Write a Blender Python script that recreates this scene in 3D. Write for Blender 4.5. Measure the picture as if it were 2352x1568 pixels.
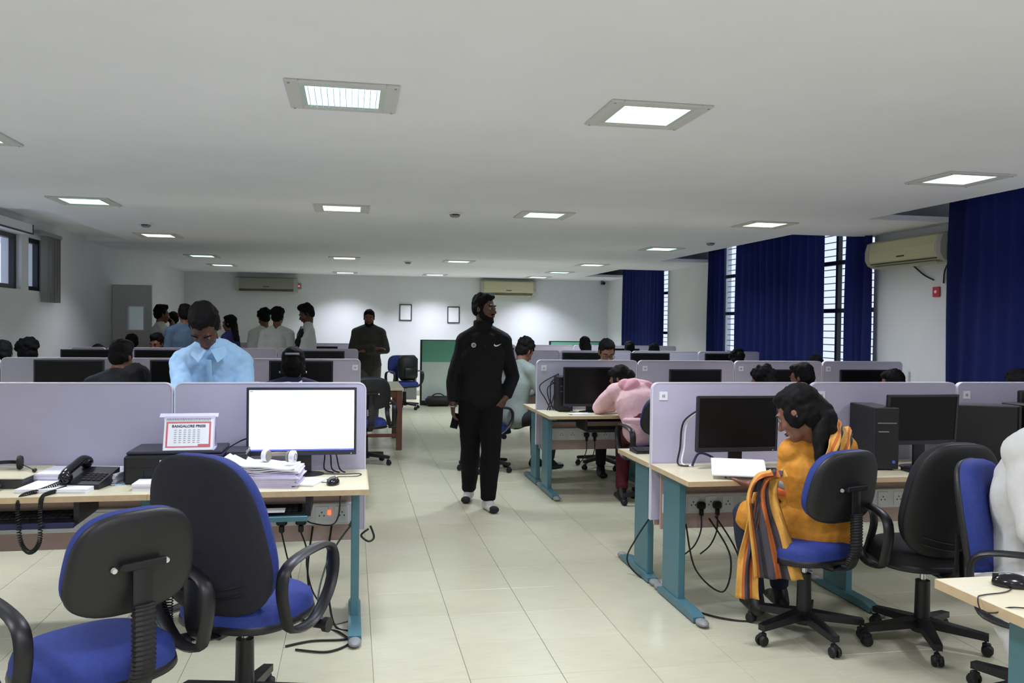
import bpy, bmesh, math, random
import numpy as np
from math import sin, cos, pi, radians, atan2, sqrt
from mathutils import Vector, Matrix, noise as mnoise
V = Vector
for o in list(bpy.data.objects): bpy.data.objects.remove(o)
sc = bpy.context.scene
COL = sc.collection
# ---------------------------------------------------------------- camera
EYE = V((0, 0, 1.55)); FPX = 1950.0
YAW, PITCH, ROLL = 0.186324, -0.018687, 0.012280
_f = V((sin(YAW)*cos(PITCH), cos(YAW)*cos(PITCH), sin(PITCH)))
_r0 = V((cos(YAW), -sin(YAW), 0)); _u0 = _r0.cross(_f)
_r = _r0*cos(ROLL)+_u0*sin(ROLL); _u = -_r0*sin(ROLL)+_u0*cos(ROLL)
cd = bpy.data.cameras.new('camera'); cam = bpy.data.objects.new('camera', cd); COL.objects.link(cam)
cam.matrix_world = Matrix(((_r.x, _u.x, -_f.x, EYE.x), (_r.y, _u.y, -_f.y, EYE.y), (_r.z, _u.z, -_f.z, EYE.z), (0, 0, 0, 1)))
cd.sensor_width = 36; cd.lens = FPX/2352*36; cd.clip_start = 0.05; cd.clip_end = 200
sc.camera = cam
# ---------------------------------------------------------------- world and exposure
w = bpy.data.worlds.new('daylight'); sc.world = w; w.use_nodes = True
bg = w.node_tree.nodes['Background']; bg.inputs[0].default_value = (0.80, 0.86, 1.0, 1); bg.inputs[1].default_value = 1.3
sc.view_settings.view_transform = 'Standard'; sc.view_settings.look = 'None'
sc.view_settings.gamma = 1; sc.view_settings.use_curve_mapping = False
sc.view_settings.exposure = 0.1
LAMP_W = 21.0      # light of one ceiling lamp
GLOW = 2.2         # brightness of a lamp's diffuser
CZ = 2.6           # ceiling height
random.seed(7)

def at(px, py, z=None, Y=None, X=None):
    "point of the room seen at a pixel of the photograph, on a known plane"
    d = _f + _r*((px-1176)/FPX) - _u*((py-784)/FPX)
    t = (z-EYE.z)/d.z if z is not None else (Y/d.y if Y is not None else X/d.x)
    return EYE + d*t
def pix(p):
    q = V(p)-EYE; d = q.dot(_f)
    return 1176+FPX*q.dot(_r)/d, 784-FPX*q.dot(_u)/d, d
# ---------------------------------------------------------------- materials
def lin(h):
    out = []
    for i in (0, 2, 4):
        c = int(h[i:i+2], 16)/255
        out.append(c/12.92 if c <= .04045 else ((c+.055)/1.055)**2.4)
    return out+[1]
MATS = {}
def mat(name, h, rough=.5, metal=0., var=0., scale=20., bump=0., emit=None, trans=0., streak=None, spec=None):
    if name in MATS: return MATS[name]
    m = bpy.data.materials.new(name); m.use_nodes = True; nt = m.node_tree; N = nt.nodes; L = nt.links
    b = N['Principled BSDF']; c = lin(h)
    b.inputs['Base Color'].default_value = c; b.inputs['Roughness'].default_value = rough; b.inputs['Metallic'].default_value = metal
    if spec is not None: b.inputs['Specular IOR Level'].default_value = spec
    tc = N.new('ShaderNodeTexCoord'); mp = N.new('ShaderNodeMapping'); L.new(tc.outputs['Object'], mp.inputs[0])
    if streak: mp.inputs['Scale'].default_value = streak
    nz = N.new('ShaderNodeTexNoise'); nz.inputs['Scale'].default_value = scale; nz.inputs['Detail'].default_value = 4
    L.new(mp.outputs[0], nz.inputs['Vector'])
    rp = N.new('ShaderNodeValToRGB'); e = rp.color_ramp.elements
    v = max(var, .015)
    e[0].position = .3; e[1].position = .7
    e[0].color = [x*(1-v) for x in c[:3]]+[1]; e[1].color = [min(1, x*(1+v)) for x in c[:3]]+[1]
    L.new(nz.outputs[0], rp.inputs[0]); L.new(rp.outputs[0], b.inputs['Base Color'])
    if bump:
        bp = N.new('ShaderNodeBump'); bp.inputs['Strength'].default_value = bump; bp.inputs['Distance'].default_value = .004
        L.new(nz.outputs[0], bp.inputs['Height']); L.new(bp.outputs[0], b.inputs['Normal'])
    if emit:
        b.inputs['Emission Color'].default_value = lin(emit[0]); b.inputs['Emission Strength'].default_value = emit[1]
    if trans:
        t = N.new('ShaderNodeBsdfTranslucent'); mx = N.new('ShaderNodeMixShader'); mx.inputs[0].default_value = trans
        t.inputs[0].default_value = (.10, .15, .5, 1); L.new(b.outputs[0], mx.inputs[1]); L.new(t.outputs[0], mx.inputs[2])
        L.new(mx.outputs[0], N['Material Output'].inputs[0])
    MATS[name] = m
    return m
def glass_mat():
    m = bpy.data.materials.new('window glass'); m.use_nodes = True; N = m.node_tree.nodes; L = m.node_tree.links
    t = N.new('ShaderNodeBsdfTransparent'); t.inputs[0].default_value = (.9, .93, .97, 1)
    g = N.new('ShaderNodeBsdfGlossy'); g.inputs['Roughness'].default_value = .05
    mx = N.new('ShaderNodeMixShader'); mx.inputs[0].default_value = .06
    L.new(t.outputs[0], mx.inputs[1]); L.new(g.outputs[0], mx.inputs[2]); L.new(mx.outputs[0], N['Material Output'].inputs[0])
    return m
WALL = mat('white wall paint', 'dadee2', .7, var=.02, scale=3)
CEIL = mat('white ceiling paint', 'f1f2fa', .75, var=.02, scale=2)
TILE = mat('cream floor tile', 'c4c2a8', .3, var=.05, scale=5, streak=(1.2, 9, 1), spec=.35)
TILEB = mat('pale floor tile', 'c8c6ad', .28, var=.05, scale=5, streak=(1.2, 9, 1), spec=.35)
GROUT = mat('tile joint', 'b2b098', .8)
PANEL = mat('lavender partition board', 'b9b5cb', .55, var=.02, scale=6)
PEDGE = mat('pale partition edge', 'd9d6e2', .5)
TOP = mat('cream worktop laminate', 'd9d3b2', .35, var=.03, scale=4, streak=(1, 8, 1))
EDGE = mat('beech worktop edge', 'cdb58f', .5, var=.08, scale=20)
TEAL = mat('teal painted steel', '4b7883', .4, var=.03)
GREY = mat('grey plastic', '8b8d8e', .5)
MODEST = mat('rosy beige board', 'c4a8a0', .6, var=.05, scale=8)
WHITE = mat('white plastic', 'e9e8ee', .4)
BLACK = mat('black plastic', '16161a', .42)
BLACKM = mat('matt black plastic', '121214', .6)
SHELL = mat('chair shell plastic', '1c1c1e', .5, var=.06, scale=90, bump=.15)
SHELLF = mat('dark fabric chair back', '1b1b26', .8, var=.15, scale=60, bump=.3)
BLUE = mat('blue chair fabric', '22357f', .75, var=.12, scale=60, bump=.25)
CHROME = mat('chrome', 'd0d0d4', .18, 1)
STEEL = mat('dark steel', '38383c', .35, .8)
BOLT = mat('zinc bolt', 'dcdcd8', .35, .3)
SCREEN = mat('dark screen', '0b0b0e', .38, spec=.25)
PAPER = mat('white paper', 'eef1f6', .7, var=.02)
PAPERP = mat('lilac tinted paper', 'd6cfe6', .7, var=.04, scale=30)
CABLE = mat('black cable', '141416', .5)
DKBLUE = mat('dark blue plastic', '20204a', .5)
CURT = mat('blue curtain cloth', '16235e', .9, var=.3, scale=70, bump=.3, trans=.3)
FRAME = mat('dark window frame', '1b1a24', .45)
WOOD = mat('brown table wood', '6b4336', .5, var=.15, scale=12, streak=(6, 6, 1))
ACW = mat('ivory air conditioner plastic', 'c4c2a0', .45, var=.02)
ACG = mat('grey air conditioner plastic', 'a9a99f', .5)
GREEN = mat('green partition fabric', '6fae97', .85, var=.05, scale=60)
PALEG = mat('pale partition board', 'd3e0d8', .6)
SKIN = mat('brown skin', '7c5240', .5, var=.06, scale=30)
SKIND = mat('dark brown skin', '5a3a2e', .5, var=.06, scale=30)
HAIR = mat('black hair', '0b090a', .75, spec=.2, var=.3, scale=120, streak=(1, 1, .2), bump=.4)
EYEW = mat('eye white', '8e857e', .5); IRIS = mat('dark iris', '1b100c', .2); LIP = mat('lip', '6d3f38', .5)
RED = mat('red plastic', 'c03040', .5)
GLASS = glass_mat()
# ---------------------------------------------------------------- mesh builder
class MB:
    def __init__(s): s.v = []; s.f = []; s.m = []
    def add(s, vs, fs, mi=0, M=None):
        n = len(s.v)
        s.v += [tuple(M @ V(p)) for p in vs] if M is not None else [tuple(p) for p in vs]
        s.f += [[i+n for i in f] for f in fs]; s.m += [mi]*len(fs); return s
    def box(s, x0, x1, y0, y1, z0, z1, mi=0, M=None, b=0.):
        c = ((x0+x1)/2, (y0+y1)/2, (z0+z1)/2); h = (abs(x1-x0)/2, abs(y1-y0)/2, abs(z1-z0)/2)
        if not b:
            vs = [(c[0]+i*h[0], c[1]+j*h[1], c[2]+k*h[2]) for i in (-1, 1) for j in (-1, 1) for k in (-1, 1)]
            return s.add(vs, [(0, 1, 3, 2), (4, 6, 7, 5), (0, 4, 5, 1), (2, 3, 7, 6), (0, 2, 6, 4), (1, 5, 7, 3)], mi, M)
        b = min(b, min(h)*.95); vs = []; idx = {}
        for i in (-1, 1):
            for j in (-1, 1):
                for k in (-1, 1):
                    for a in range(3):
                        idx[i, j, k, a] = len(vs); sg = (i, j, k)
                        vs.append(tuple(c[t]+sg[t]*(h[t]-(0 if t == a else b)) for t in range(3)))
        fs = []
        for a in range(3):
            o1, o2 = [t for t in range(3) if t != a]
            for sg in (-1, 1):
                q = []
                for (p, r) in ((-1, -1), (-1, 1), (1, 1), (1, -1)):
                    k = [0]*3; k[a] = sg; k[o1] = p; k[o2] = r; q.append(idx[k[0], k[1], k[2], a])
                fs.append(q)
            for p in (-1, 1):
                for r in (-1, 1):
                    k0 = [0]*3; k0[a] = -1; k0[o1] = p; k0[o2] = r; k1 = list(k0); k1[a] = 1
                    fs.append([idx[(*k0, o1)], idx[(*k0, o2)], idx[(*k1, o2)], idx[(*k1, o1)]])
        for i in (-1, 1):
            for j in (-1, 1):
                for k in (-1, 1): fs.append([idx[i, j, k, 0], idx[i, j, k, 1], idx[i, j, k, 2]])
        return s.add(vs, fs, mi, M)
    def prism(s, pts, a0, a1, axis='z', mi=0, M=None):
        n = len(pts)
        def P(p, a): return (p[0], p[1], a) if axis == 'z' else ((p[0], a, p[1]) if axis == 'y' else (a, p[0], p[1]))
        vs = [P(p, a0) for p in pts]+[P(p, a1) for p in pts]
        fs = [list(range(n)), list(range(n, 2*n))]+[[i, (i+1) % n, n+(i+1) % n, n+i] for i in range(n)]
        return s.add(vs, fs, mi, M)
    def tube(s, path, r, n=8, mi=0, M=None, closed=False, sec=None, side=None):
        path = [V(p) for p in path]; k = len(path); vs = []; fs = []
        up = V(side) if side else None; prev = None
        for i, p in enumerate(path):
            if closed: t = path[(i+1) % k]-path[i-1]
            else: t = path[min(i+1, k-1)]-path[max(i-1, 0)]
            t.normalize()
            if up is not None: a = up-t*up.dot(t)
            elif prev is None: a = t.orthogonal()
            else: a = prev-t*prev.dot(t)
            a.normalize(); prev = a; b = t.cross(a)
            rr = r[i] if isinstance(r, (list, tuple)) else r
            for j in range(n):
                an = 2*pi*j/n; ca, sa = cos(an)*rr, sin(an)*rr
                if sec: ca *= sec[0]; sa *= sec[1]
                vs.append(p+a*ca+b*sa)
        m = k if closed else k-1
        for i in range(m):
            for j in range(n):
                i2 = (i+1) % k; fs.append([i*n+j, i*n+(j+1) % n, i2*n+(j+1) % n, i2*n+j])
        if not closed: fs += [list(range(n)), list(range((k-1)*n, k*n))]
        return s.add(vs, fs, mi, M)
    def lathe(s, prof, c=(0, 0, 0), n=16, mi=0, M=None, axis='z'):
        vs = []; fs = []; k = len(prof)
        for (r, z) in prof:
            for j in range(n):
                a = 2*pi*j/n; p = (r*cos(a), r*sin(a), z)
                if axis == 'y': p = (p[0], p[2], p[1])
                if axis == 'x': p = (p[2], p[0], p[1])
                vs.append((p[0]+c[0], p[1]+c[1], p[2]+c[2]))
        for i in range(k-1):
            for j in range(n): fs.append([i*n+j, i*n+(j+1) % n, (i+1)*n+(j+1) % n, (i+1)*n+j])
        fs += [list(range(n)), list(range((k-1)*n, k*n))]
        return s.add(vs, fs, mi, M)
    def ell(s, c, r, M=None, n=14, m=9, mi=0, R=None):
        vs = []; fs = []; c = V(c)
        for i in range(m+1):
            th = pi*i/m
            for j in range(n):
                p = V((r[0]*sin(th)*cos(2*pi*j/n), r[1]*sin(th)*sin(2*pi*j/n), r[2]*cos(th)))
                if R is not None: p = R @ p
                vs.append(c+p)
        for i in range(m):
            for j in range(n): fs.append([i*n+j, i*n+(j+1) % n, (i+1)*n+(j+1) % n, (i+1)*n+j])
        return s.add(vs, fs, mi, M)
    def cone(s, p0, p1, a0, a1, b0=None, b1=None, side=None, n=16, mi=0, M=None, cap=1.):
        "tapered capsule from p0 to p1; a = half width along side, b = half depth"
        p0 = V(p0); p1 = V(p1); t = (p1-p0); ln = t.length; t = t.normalized() if ln > 1e-6 else V((0, 0, 1))
        b0 = a0 if b0 is None else b0; b1 = a1 if b1 is None else b1
        sd = V(side) if side is not None else t.orthogonal()
        sd = (sd-t*sd.dot(t)).normalized(); dp = t.cross(sd); vs = []; fs = []; rows = []
        for i in range(5):
            th = pi/2*(1-i/4); rows.append((p0-t*(min(a0, b0)*sin(th)*cap), a0*max(cos(th), .02), b0*max(cos(th), .02)))
        for i in range(5):
            th = pi/2*i/4; rows.append((p1+t*(min(a1, b1)*sin(th)*cap), a1*max(cos(th), .02), b1*max(cos(th), .02)))
        for (c, a, b) in rows:
            for j in range(n): vs.append(c+sd*(a*cos(2*pi*j/n))+dp*(b*sin(2*pi*j/n)))
        for i in range(9):
            for j in range(n): fs.append([i*n+j, i*n+(j+1) % n, (i+1)*n+(j+1) % n, (i+1)*n+j])
        fs += [list(range(n)), list(range(9*n, 10*n))]
        return s.add(vs, fs, mi, M)
    def pad(s, w, h, thick, M=None, ex=2.6, bulge=.5, curv=0., taper=0., n=40, mi=0, back=.25):
        "cushion in the xz plane, front towards +y"
        out = []
        for j in range(n):
            a = 2*pi*j/n; ca, sa = cos(a), sin(a)
            x = math.copysign(abs(ca)**(2/ex), ca); z = math.copysign(abs(sa)**(2/ex), sa)
            out.append((x*(w/2)*(1+taper*z), z*h/2))
        rings = [(1, 0), (.985, .5), (.95, .8), (.86, 1), (.6, 1+bulge*.6), (.3, 1+bulge*.9), (.02, 1+bulge)]
        rows = [(k, -thick*back*(q if q < 1 else 1+(q-1)*.4)) for k, q in reversed(rings)]+[(k, thick*(1-back)*q) for k, q in rings[1:]]
        vs = []; fs = []
        for k, y in rows:
            for (x, z) in out: vs.append((x*k, y+curv*(x*k)**2, z*k))
        for i in range(len(rows)-1):
            for j in range(n): fs.append([i*n+j, i*n+(j+1) % n, (i+1)*n+(j+1) % n, (i+1)*n+j])
        fs += [list(range(n)), list(range((len(rows)-1)*n, len(rows)*n))]
        return s.add(vs, fs, mi, M)
    def mesh(s, name, mats, smooth=35):
        me = bpy.data.meshes.new(name); me.from_pydata(s.v, [], s.f)
        for m in (mats if isinstance(mats, (list, tuple)) else [mats]): me.materials.append(m)
        me.polygons.foreach_set('material_index', s.m)
        bm = bmesh.new(); bm.from_mesh(me); bmesh.ops.recalc_face_normals(bm, faces=bm.faces); bm.to_mesh(me); bm.free()
        if smooth:
            me.polygons.foreach_set('use_smooth', [True]*len(me.polygons)); me.set_sharp_from_angle(angle=radians(smooth))
        me.update(); return me
    def build(s, name, mats, parent=None, smooth=35, loc=None, label=None):
        o = bpy.data.objects.new(name, s.mesh(name, mats, smooth)); COL.objects.link(o)
        if parent is not None: o.parent = parent
        if loc is not None: o.location = loc
        if label: o['label'] = label
        return o
def rrect(w, h, r, cx=0, cy=0, n=5, corners=(1, 1, 1, 1)):
    pts = []
    for q, (sx, sy) in enumerate(((1, 1), (-1, 1), (-1, -1), (1, -1))):
        if not corners[q]: pts.append((cx+sx*w/2, cy+sy*h/2)); continue
        for i in range(n+1):
            a = pi/2*(q+i/n); pts.append((cx+sx*(w/2-r)+r*cos(a), cy+sy*(h/2-r)+r*sin(a)))
    return pts
def bez(pts, n=8):
    "smooth path through points"
    P = [V(p) for p in pts]; out = []
    for i in range(len(P)-1):
        p0 = P[max(i-1, 0)]; p1 = P[i]; p2 = P[i+1]; p3 = P[min(i+2, len(P)-1)]
        for k in range(n):
            t = k/n
            out.append(.5*((2*p1)+(p2-p0)*t+(2*p0-5*p1+4*p2-p3)*t*t+(3*p1-p0-3*p2+p3)*t**3))
    return out+[P[-1]]
def empty(name, loc, rz=0.):
    o = bpy.data.objects.new(name, None); COL.objects.link(o); o.location = loc; o.rotation_euler = (0, 0, rz)
    o.empty_display_size = .1
    return o
def tag(o, label, cat, group=None):
    o['label'] = label; o['category'] = cat
    if group: o['group'] = group
    elif 'group' in o: del o['group']
    return o
def thing(name, label, cat, loc=(0, 0, 0), rz=0., group=None): return tag(empty(name, loc, rz), label, cat, group)
def struct(name, mb, m, parent=None, smooth=0):
    o = mb.build(name, m, parent, smooth)
    if parent is None: o['kind'] = 'structure'
    return o
def dup(root, loc, rz, label, group=None):
    r = root.copy(); COL.objects.link(r); r.location = loc; r.rotation_euler = (0, 0, rz)
    tag(r, label, root['category'], group)
    for ch in root.children:
        c = ch.copy(); COL.objects.link(c); c.parent = r
        for g in ch.children:
            d = g.copy(); COL.objects.link(d); d.parent = c
    return r
def text(name, body, size, m, parent, M, ext=.0006, align='CENTER', font_bold=False):
    cu = bpy.data.curves.new(name, 'FONT'); cu.body = body; cu.size = size; cu.extrude = ext; cu.align_x = align; cu.align_y = 'CENTER'
    if font_bold: cu.offset = size*.012
    t = bpy.data.objects.new(name+'_tmp', cu); COL.objects.link(t)
    bpy.context.view_layer.update()
    me = bpy.data.meshes.new_from_object(t.evaluated_get(bpy.context.evaluated_depsgraph_get()))
    bpy.data.objects.remove(t); me.transform(M); me.materials.clear(); me.materials.append(m)
    o = bpy.data.objects.new(name, me); COL.objects.link(o); o.parent = parent; return o
RX90 = Matrix.Rotation(pi/2, 4, 'X')   # text upright, facing -y
def T(x, y, z): return Matrix.Translation((x, y, z))
def RZ(a): return Matrix.Rotation(a, 4, 'Z')
def RX(a): return Matrix.Rotation(a, 4, 'X')
def RY(a): return Matrix.Rotation(a, 4, 'Y')

# ================================================================ the room
XL, XR, YN, YF = -3.45, 5.75, -2.6, 18.7
# floor: slab, 300 tiles of their own, the rest as one part
fl = MB(); fl.box(-4.8, 6.0, YN, YF+.2, -.12, -.007); floor = struct('floor', fl, GROUT)
TS = .415; tiles = []
i0 = int((-4.75-.105)/TS)-1
for i in range(-13, 15):
    for j in range(-7, 46):
        x = .105+i*TS; y = 4.07+(j-10)*TS
        if x+TS > 5.76 or x < -4.7 or y+TS > YF+.02 or y < YN: continue
        vis = False
        for dx in (0, TS):
            for dy in (0, TS):
                if y+dy > 1:
                    a, b, d = pix((x+dx, y+dy, 0))
                    if -60 < a < 2412 and b < 1640: vis = True
        tiles.append((0 if vis else 1, sqrt((x+.2)**2+(y+.2)**2), x, y))
tiles.sort()
tm = [MB().box(.001, TS-.001, .001, TS-.001, -.007, 0, b=.0015).mesh('floor_tile', m, 0) for m in (TILE, TILEB)]
for k, (v, d, x, y) in enumerate(tiles[:300]):
    o = bpy.data.objects.new('floor_tile', tm[(k*7) % 3 % 2]); COL.objects.link(o); o.location = (x, y, 0); o.parent = floor
rest = MB()
for v, d, x, y in tiles[300:]: rest.box(x+.001, x+TS-.001, y+.001, y+TS-.001, -.007, 0)
ro = rest.build('floor_tiling', TILE, floor, 0); ro['kind'] = 'stuff'
# ceiling with pockets over the windows
PK = [(4.3, 7.3), (8.72, 12.85), (14.9, 17.3)]
ce = MB()
ce.box(-2.9, 4.8, YN, YF+.1, CZ, CZ+.05); ce.box(XL-.1, -2.9, YN, 8.8, CZ, CZ+.05); ce.box(-4.8, -2.9, 12.0, YF+.1, CZ, CZ+.05); ce.box(XL-.1, -2.9, 8.8, 12.0, CZ+.05, CZ+.07)
y = YN
for a, b in PK: ce.box(4.8, XR+.15, y, a, CZ, CZ+.05); y = b
ce.box(4.8, XR+.15, y, YF+.1, CZ, CZ+.05)
ce.box(-4.8, 6.0, YN, YF+.2, CZ+.33, CZ+.4)
ce.box(4.8, 4.84, YN, YF, CZ+.05, CZ+.33); ce.box(-2.94, -2.9, YN, YF, CZ+.05, CZ+.33)
struct('ceiling', ce, CEIL)
bk = MB(); bk.box(XL, XR, YN, 2.95, CZ-.012, CZ); struct('trim_1', bk, CEIL)
wb = MB(); wb.box(-4.8, 6.0, YF, YF+.2, -.1, 2.95); struct('wall_back', wb, WALL)
wn = MB(); wn.box(-4.8, 6.0, YN-.2, YN, -.1, 2.95); struct('wall_front', wn, WALL)
wr = MB(); OPEN = [(4.7, 7.1), (8.62, 12.7), (14.95, 17.15)]
y = YN
for a, b in OPEN:
    wr.box(XR, XR+.2, y, a, -.1, 2.95); wr.box(XR, XR+.2, a, b, -.1, .75); wr.box(XR, XR+.2, a, b, 2.9, 2.95); y = b
wr.box(XR, XR+.2, y, YF, -.1, 2.95); struct('wall_right', wr, WALL)
wl = MB(); LOP = [(7.6, 9.82), (10.02, 10.5)]
y = YN
for a, b in LOP:
    wl.box(XL-.2, XL, y, a, -.1, 2.95); wl.box(XL-.2, XL, a, b, -.1, 1.87); wl.box(XL-.2, XL, a, b, 2.45, 2.95); y = b
wl.box(XL-.2, XL, y, YF, -.1, 2.95); struct('wall_left', wl, WALL)
bs = MB(); bs.box(XL, XR, YF-.012, YF, 0, .1); struct('baseboard_back', bs, mat('skirting', 'b9b6a4', .5))
bs = MB(); bs.box(XR-.012, XR, YN, YF-.02, 0, .1); struct('baseboard_right', bs, MATS['skirting'])
bs = MB(); bs.box(XL, XL+.012, YN, YF-.02, 0, .1); struct('baseboard_left', bs, MATS['skirting'])
# door leaf standing open at the end of the left wall
d = MB(); d.box(-3.445, -2.9, 13.27, 13.31, .02, 1.42, b=.003); d.box(-3.445, -2.9, 13.27, 13.31, 1.76, 2.08, b=.003)
d.box(-3.445, -3.23, 13.27, 13.31, 1.42, 1.76); d.box(-3.01, -2.9, 13.27, 13.31, 1.42, 1.76)
door = struct('door_1', d, mat('grey white door', 'c6c6c4', .5))
d = MB(); d.box(-3.23, -3.01, 13.285, 13.295, 1.42, 1.76); d.build('vision_pane', GLASS, door)
d = MB(); d.box(-3.245, -3.225, 13.262, 13.318, 1.405, 1.775); d.box(-3.015, -2.995, 13.262, 13.318, 1.405, 1.775)
d.box(-3.225, -3.015, 13.262, 13.318, 1.405, 1.42); d.box(-3.225, -3.015, 13.262, 13.318, 1.76, 1.775); d.build('pane_frame', PEDGE, door)
d = MB(); d.tube([(-2.95, 13.26, 1.0), (-2.95, 13.22, 1.0), (-3.07, 13.22, 1.0)], .009); d.build('handle', CHROME, door)
# windows
def window(n, X0, a, b, z0, z1, mull, trans, grille, side):
    m = MB(); t = .05; x0, x1 = X0, X0+.06
    for q in [a+t/2]+mull+[b-t/2]: m.box(x0, x1, q-t/2, q+t/2, z0, z1, b=.004)
    for q in [z0+t/2]+trans+[z1-t/2]: m.box(x0+.002, x1-.002, a, b, q-t/2, q+t/2)
    root = struct('window_%d' % n, m, FRAME)
    ys = [a+t/2]+mull+[b-t/2]; zs = [z0+t/2]+trans+[z1-t/2]
    for i in range(len(ys)-1):
        for j in range(len(zs)-1):
            g = MB(); g.box(X0+.026, X0+.032, ys[i]+t/2-.004, ys[i+1]-t/2+.004, zs[j]+t/2-.004, zs[j+1]-t/2+.004); g.build('pane', GLASS, root, 0)
    if grille:
        gx = X0+.12*side
        bar = MB().tube([(0, 0, 0), (0, b-a, 0)], .006, 6).mesh('grille_bar', STEEL)
        k = 0; z = z0+.1
        while z < z1-.03:
            o = bpy.data.objects.new('grille_bar', bar); COL.objects.link(o); o.location = (gx, a, z); o.parent = root; z += .085
    return root
window(1, XR+.03, 14.95, 17.15, .75, 2.9, [16.05], [1.45, 2.2], True, 1)
window(2, XR+.03, 8.62, 12.7, .75, 2.9, [9.42, 10.5, 11.6], [1.78, 2.36], True, 1)
window(3, XR+.03, 4.7, 7.1, .75, 2.9, [5.9], [1.75, 2.36], True, 1)
window(4, XL-.11, 7.6, 9.82, 1.87, 2.45, [8.7], [], False, -1)
window(5, XL-.11, 10.02, 10.5, 1.87, 2.45, [], [], False, -1)
sl = MB(); sl.box(XL-.005, XL+.10, 7.5, 9.86, 2.455, 2.56, b=.004); sh = sl.build('blind_box', WHITE, None)
tag(sh, 'white blind headbox above the high window on the left wall', 'blind')
q = MB(); q.box(XL+.10, XL+.106, 7.5, 9.86, 2.452, 2.47); q.box(XL+.1, XL+.106, 9.845, 9.86, 2.47, 2.56); q.build('edge_strip', FRAME, sh)
vb = thing('vertical_blind', 'grey vertical blind drawn into a stack beside the narrow left window', 'blind', (XL+.05, 10.5, 1.75))
q = MB(); q.box(-.04, .04, -.4, .32, .74, .78, b=.004); q.build('head_rail', GREY, vb)
sl = MB().box(-.032, .032, -.002, .002, .0, .74).mesh('blind_slat', mat('grey blind cloth', '8a8a88', .8))
for k in range(11):
    o = bpy.data.objects.new('blind_slat', sl); COL.objects.link(o); o.parent = vb; o.location = (.0, -.16+k*.045, 0); o.rotation_euler = (0, 0, radians(random.uniform(-5, 50)))
# curtains: folded cloth with eyelet rings, on a rail
def curtain(label, y0, y1, z0, z1, x, folds, gather=0., seed=1):
    rnd = random.Random(seed); n = int(folds*10); rows = 14; vs = []; fs = []; amp = .035
    ph = [rnd.uniform(-.5, .5) for _ in range(rows+1)]
    for i in range(rows+1):
        t = i/rows; z = z1+(z0-z1)*t
        for j in range(n+1):
            u = j/n; yy = y0+(y1-y0)*u
            if gather: yy = y0+(y1-y0)*(u*(1-gather*sin(pi*min(t*1.1, 1))**2))
            a = amp*(1+.5*sin(u*7+seed))
            vs.append((x+a*sin(2*pi*folds*u+.5*sin(3*t+u*5+seed)*t)+.012*sin(9*u+4*t), yy+.01*sin(5*t+u*20), z))
    for i in range(rows):
        for j in range(n): fs.append([i*(n+1)+j, i*(n+1)+j+1, (i+1)*(n+1)+j+1, (i+1)*(n+1)+j])
    m = MB(); m.add(vs, fs); o = m.build('curtain', CURT, None, 80); tag(o, label, 'curtain')
    md = o.modifiers.new('thick', 'SOLIDIFY'); md.thickness = .004
    for k in range(int(folds)):
        r = MB(); cy = y0+(y1-y0)*((k+.5)/folds)
        r.tube([(x-.045, cy+.02*cos(a*pi/5), z1-.05+.02*sin(a*pi/5)) for a in range(10)], .004, 6, closed=True)
        r.build('eyelet_ring', CHROME, o)
    return o
XC = 5.63
curtain('dark blue curtain over the far corner window', 14.95, 17.2, .1, 2.84, XC, 11, seed=2)
curtain('narrow blue curtain at the far edge of the middle window', 12.3, 12.85, .1, 2.84, XC, 4, seed=3)
curtain('broad dark blue curtain across the middle of the window', 9.45, 11.86, .1, 2.84, XC, 12, seed=4)
curtain('narrow blue curtain beside the wall air conditioner', 8.5, 8.98, .1, 2.84, XC, 4, seed=5)
curtain('long blue curtain at the right edge, backlit weave', 5.3, 7.25, .1, 2.84, XC, 10, seed=6)
for k, (a, b, lb) in enumerate(((14.9, 17.25, 'curtain rail of the far corner window'), (8.5, 12.85, 'curtain rail of the middle window'), (4.8, 7.28, 'curtain rail of the nearest window'))):
    m = MB(); m.tube([(XC-.045, a, 2.79), (XC-.045, b, 2.79)], .012, 10); r = m.build('curtain_rail', STEEL); tag(r, lb, 'rail')
    for q in (a+.06, b-.06):
        m = MB(); m.box(XC-.055, XR, q-.01, q+.01, 2.78, 2.80); m.build('bracket', STEEL, r)

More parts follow.
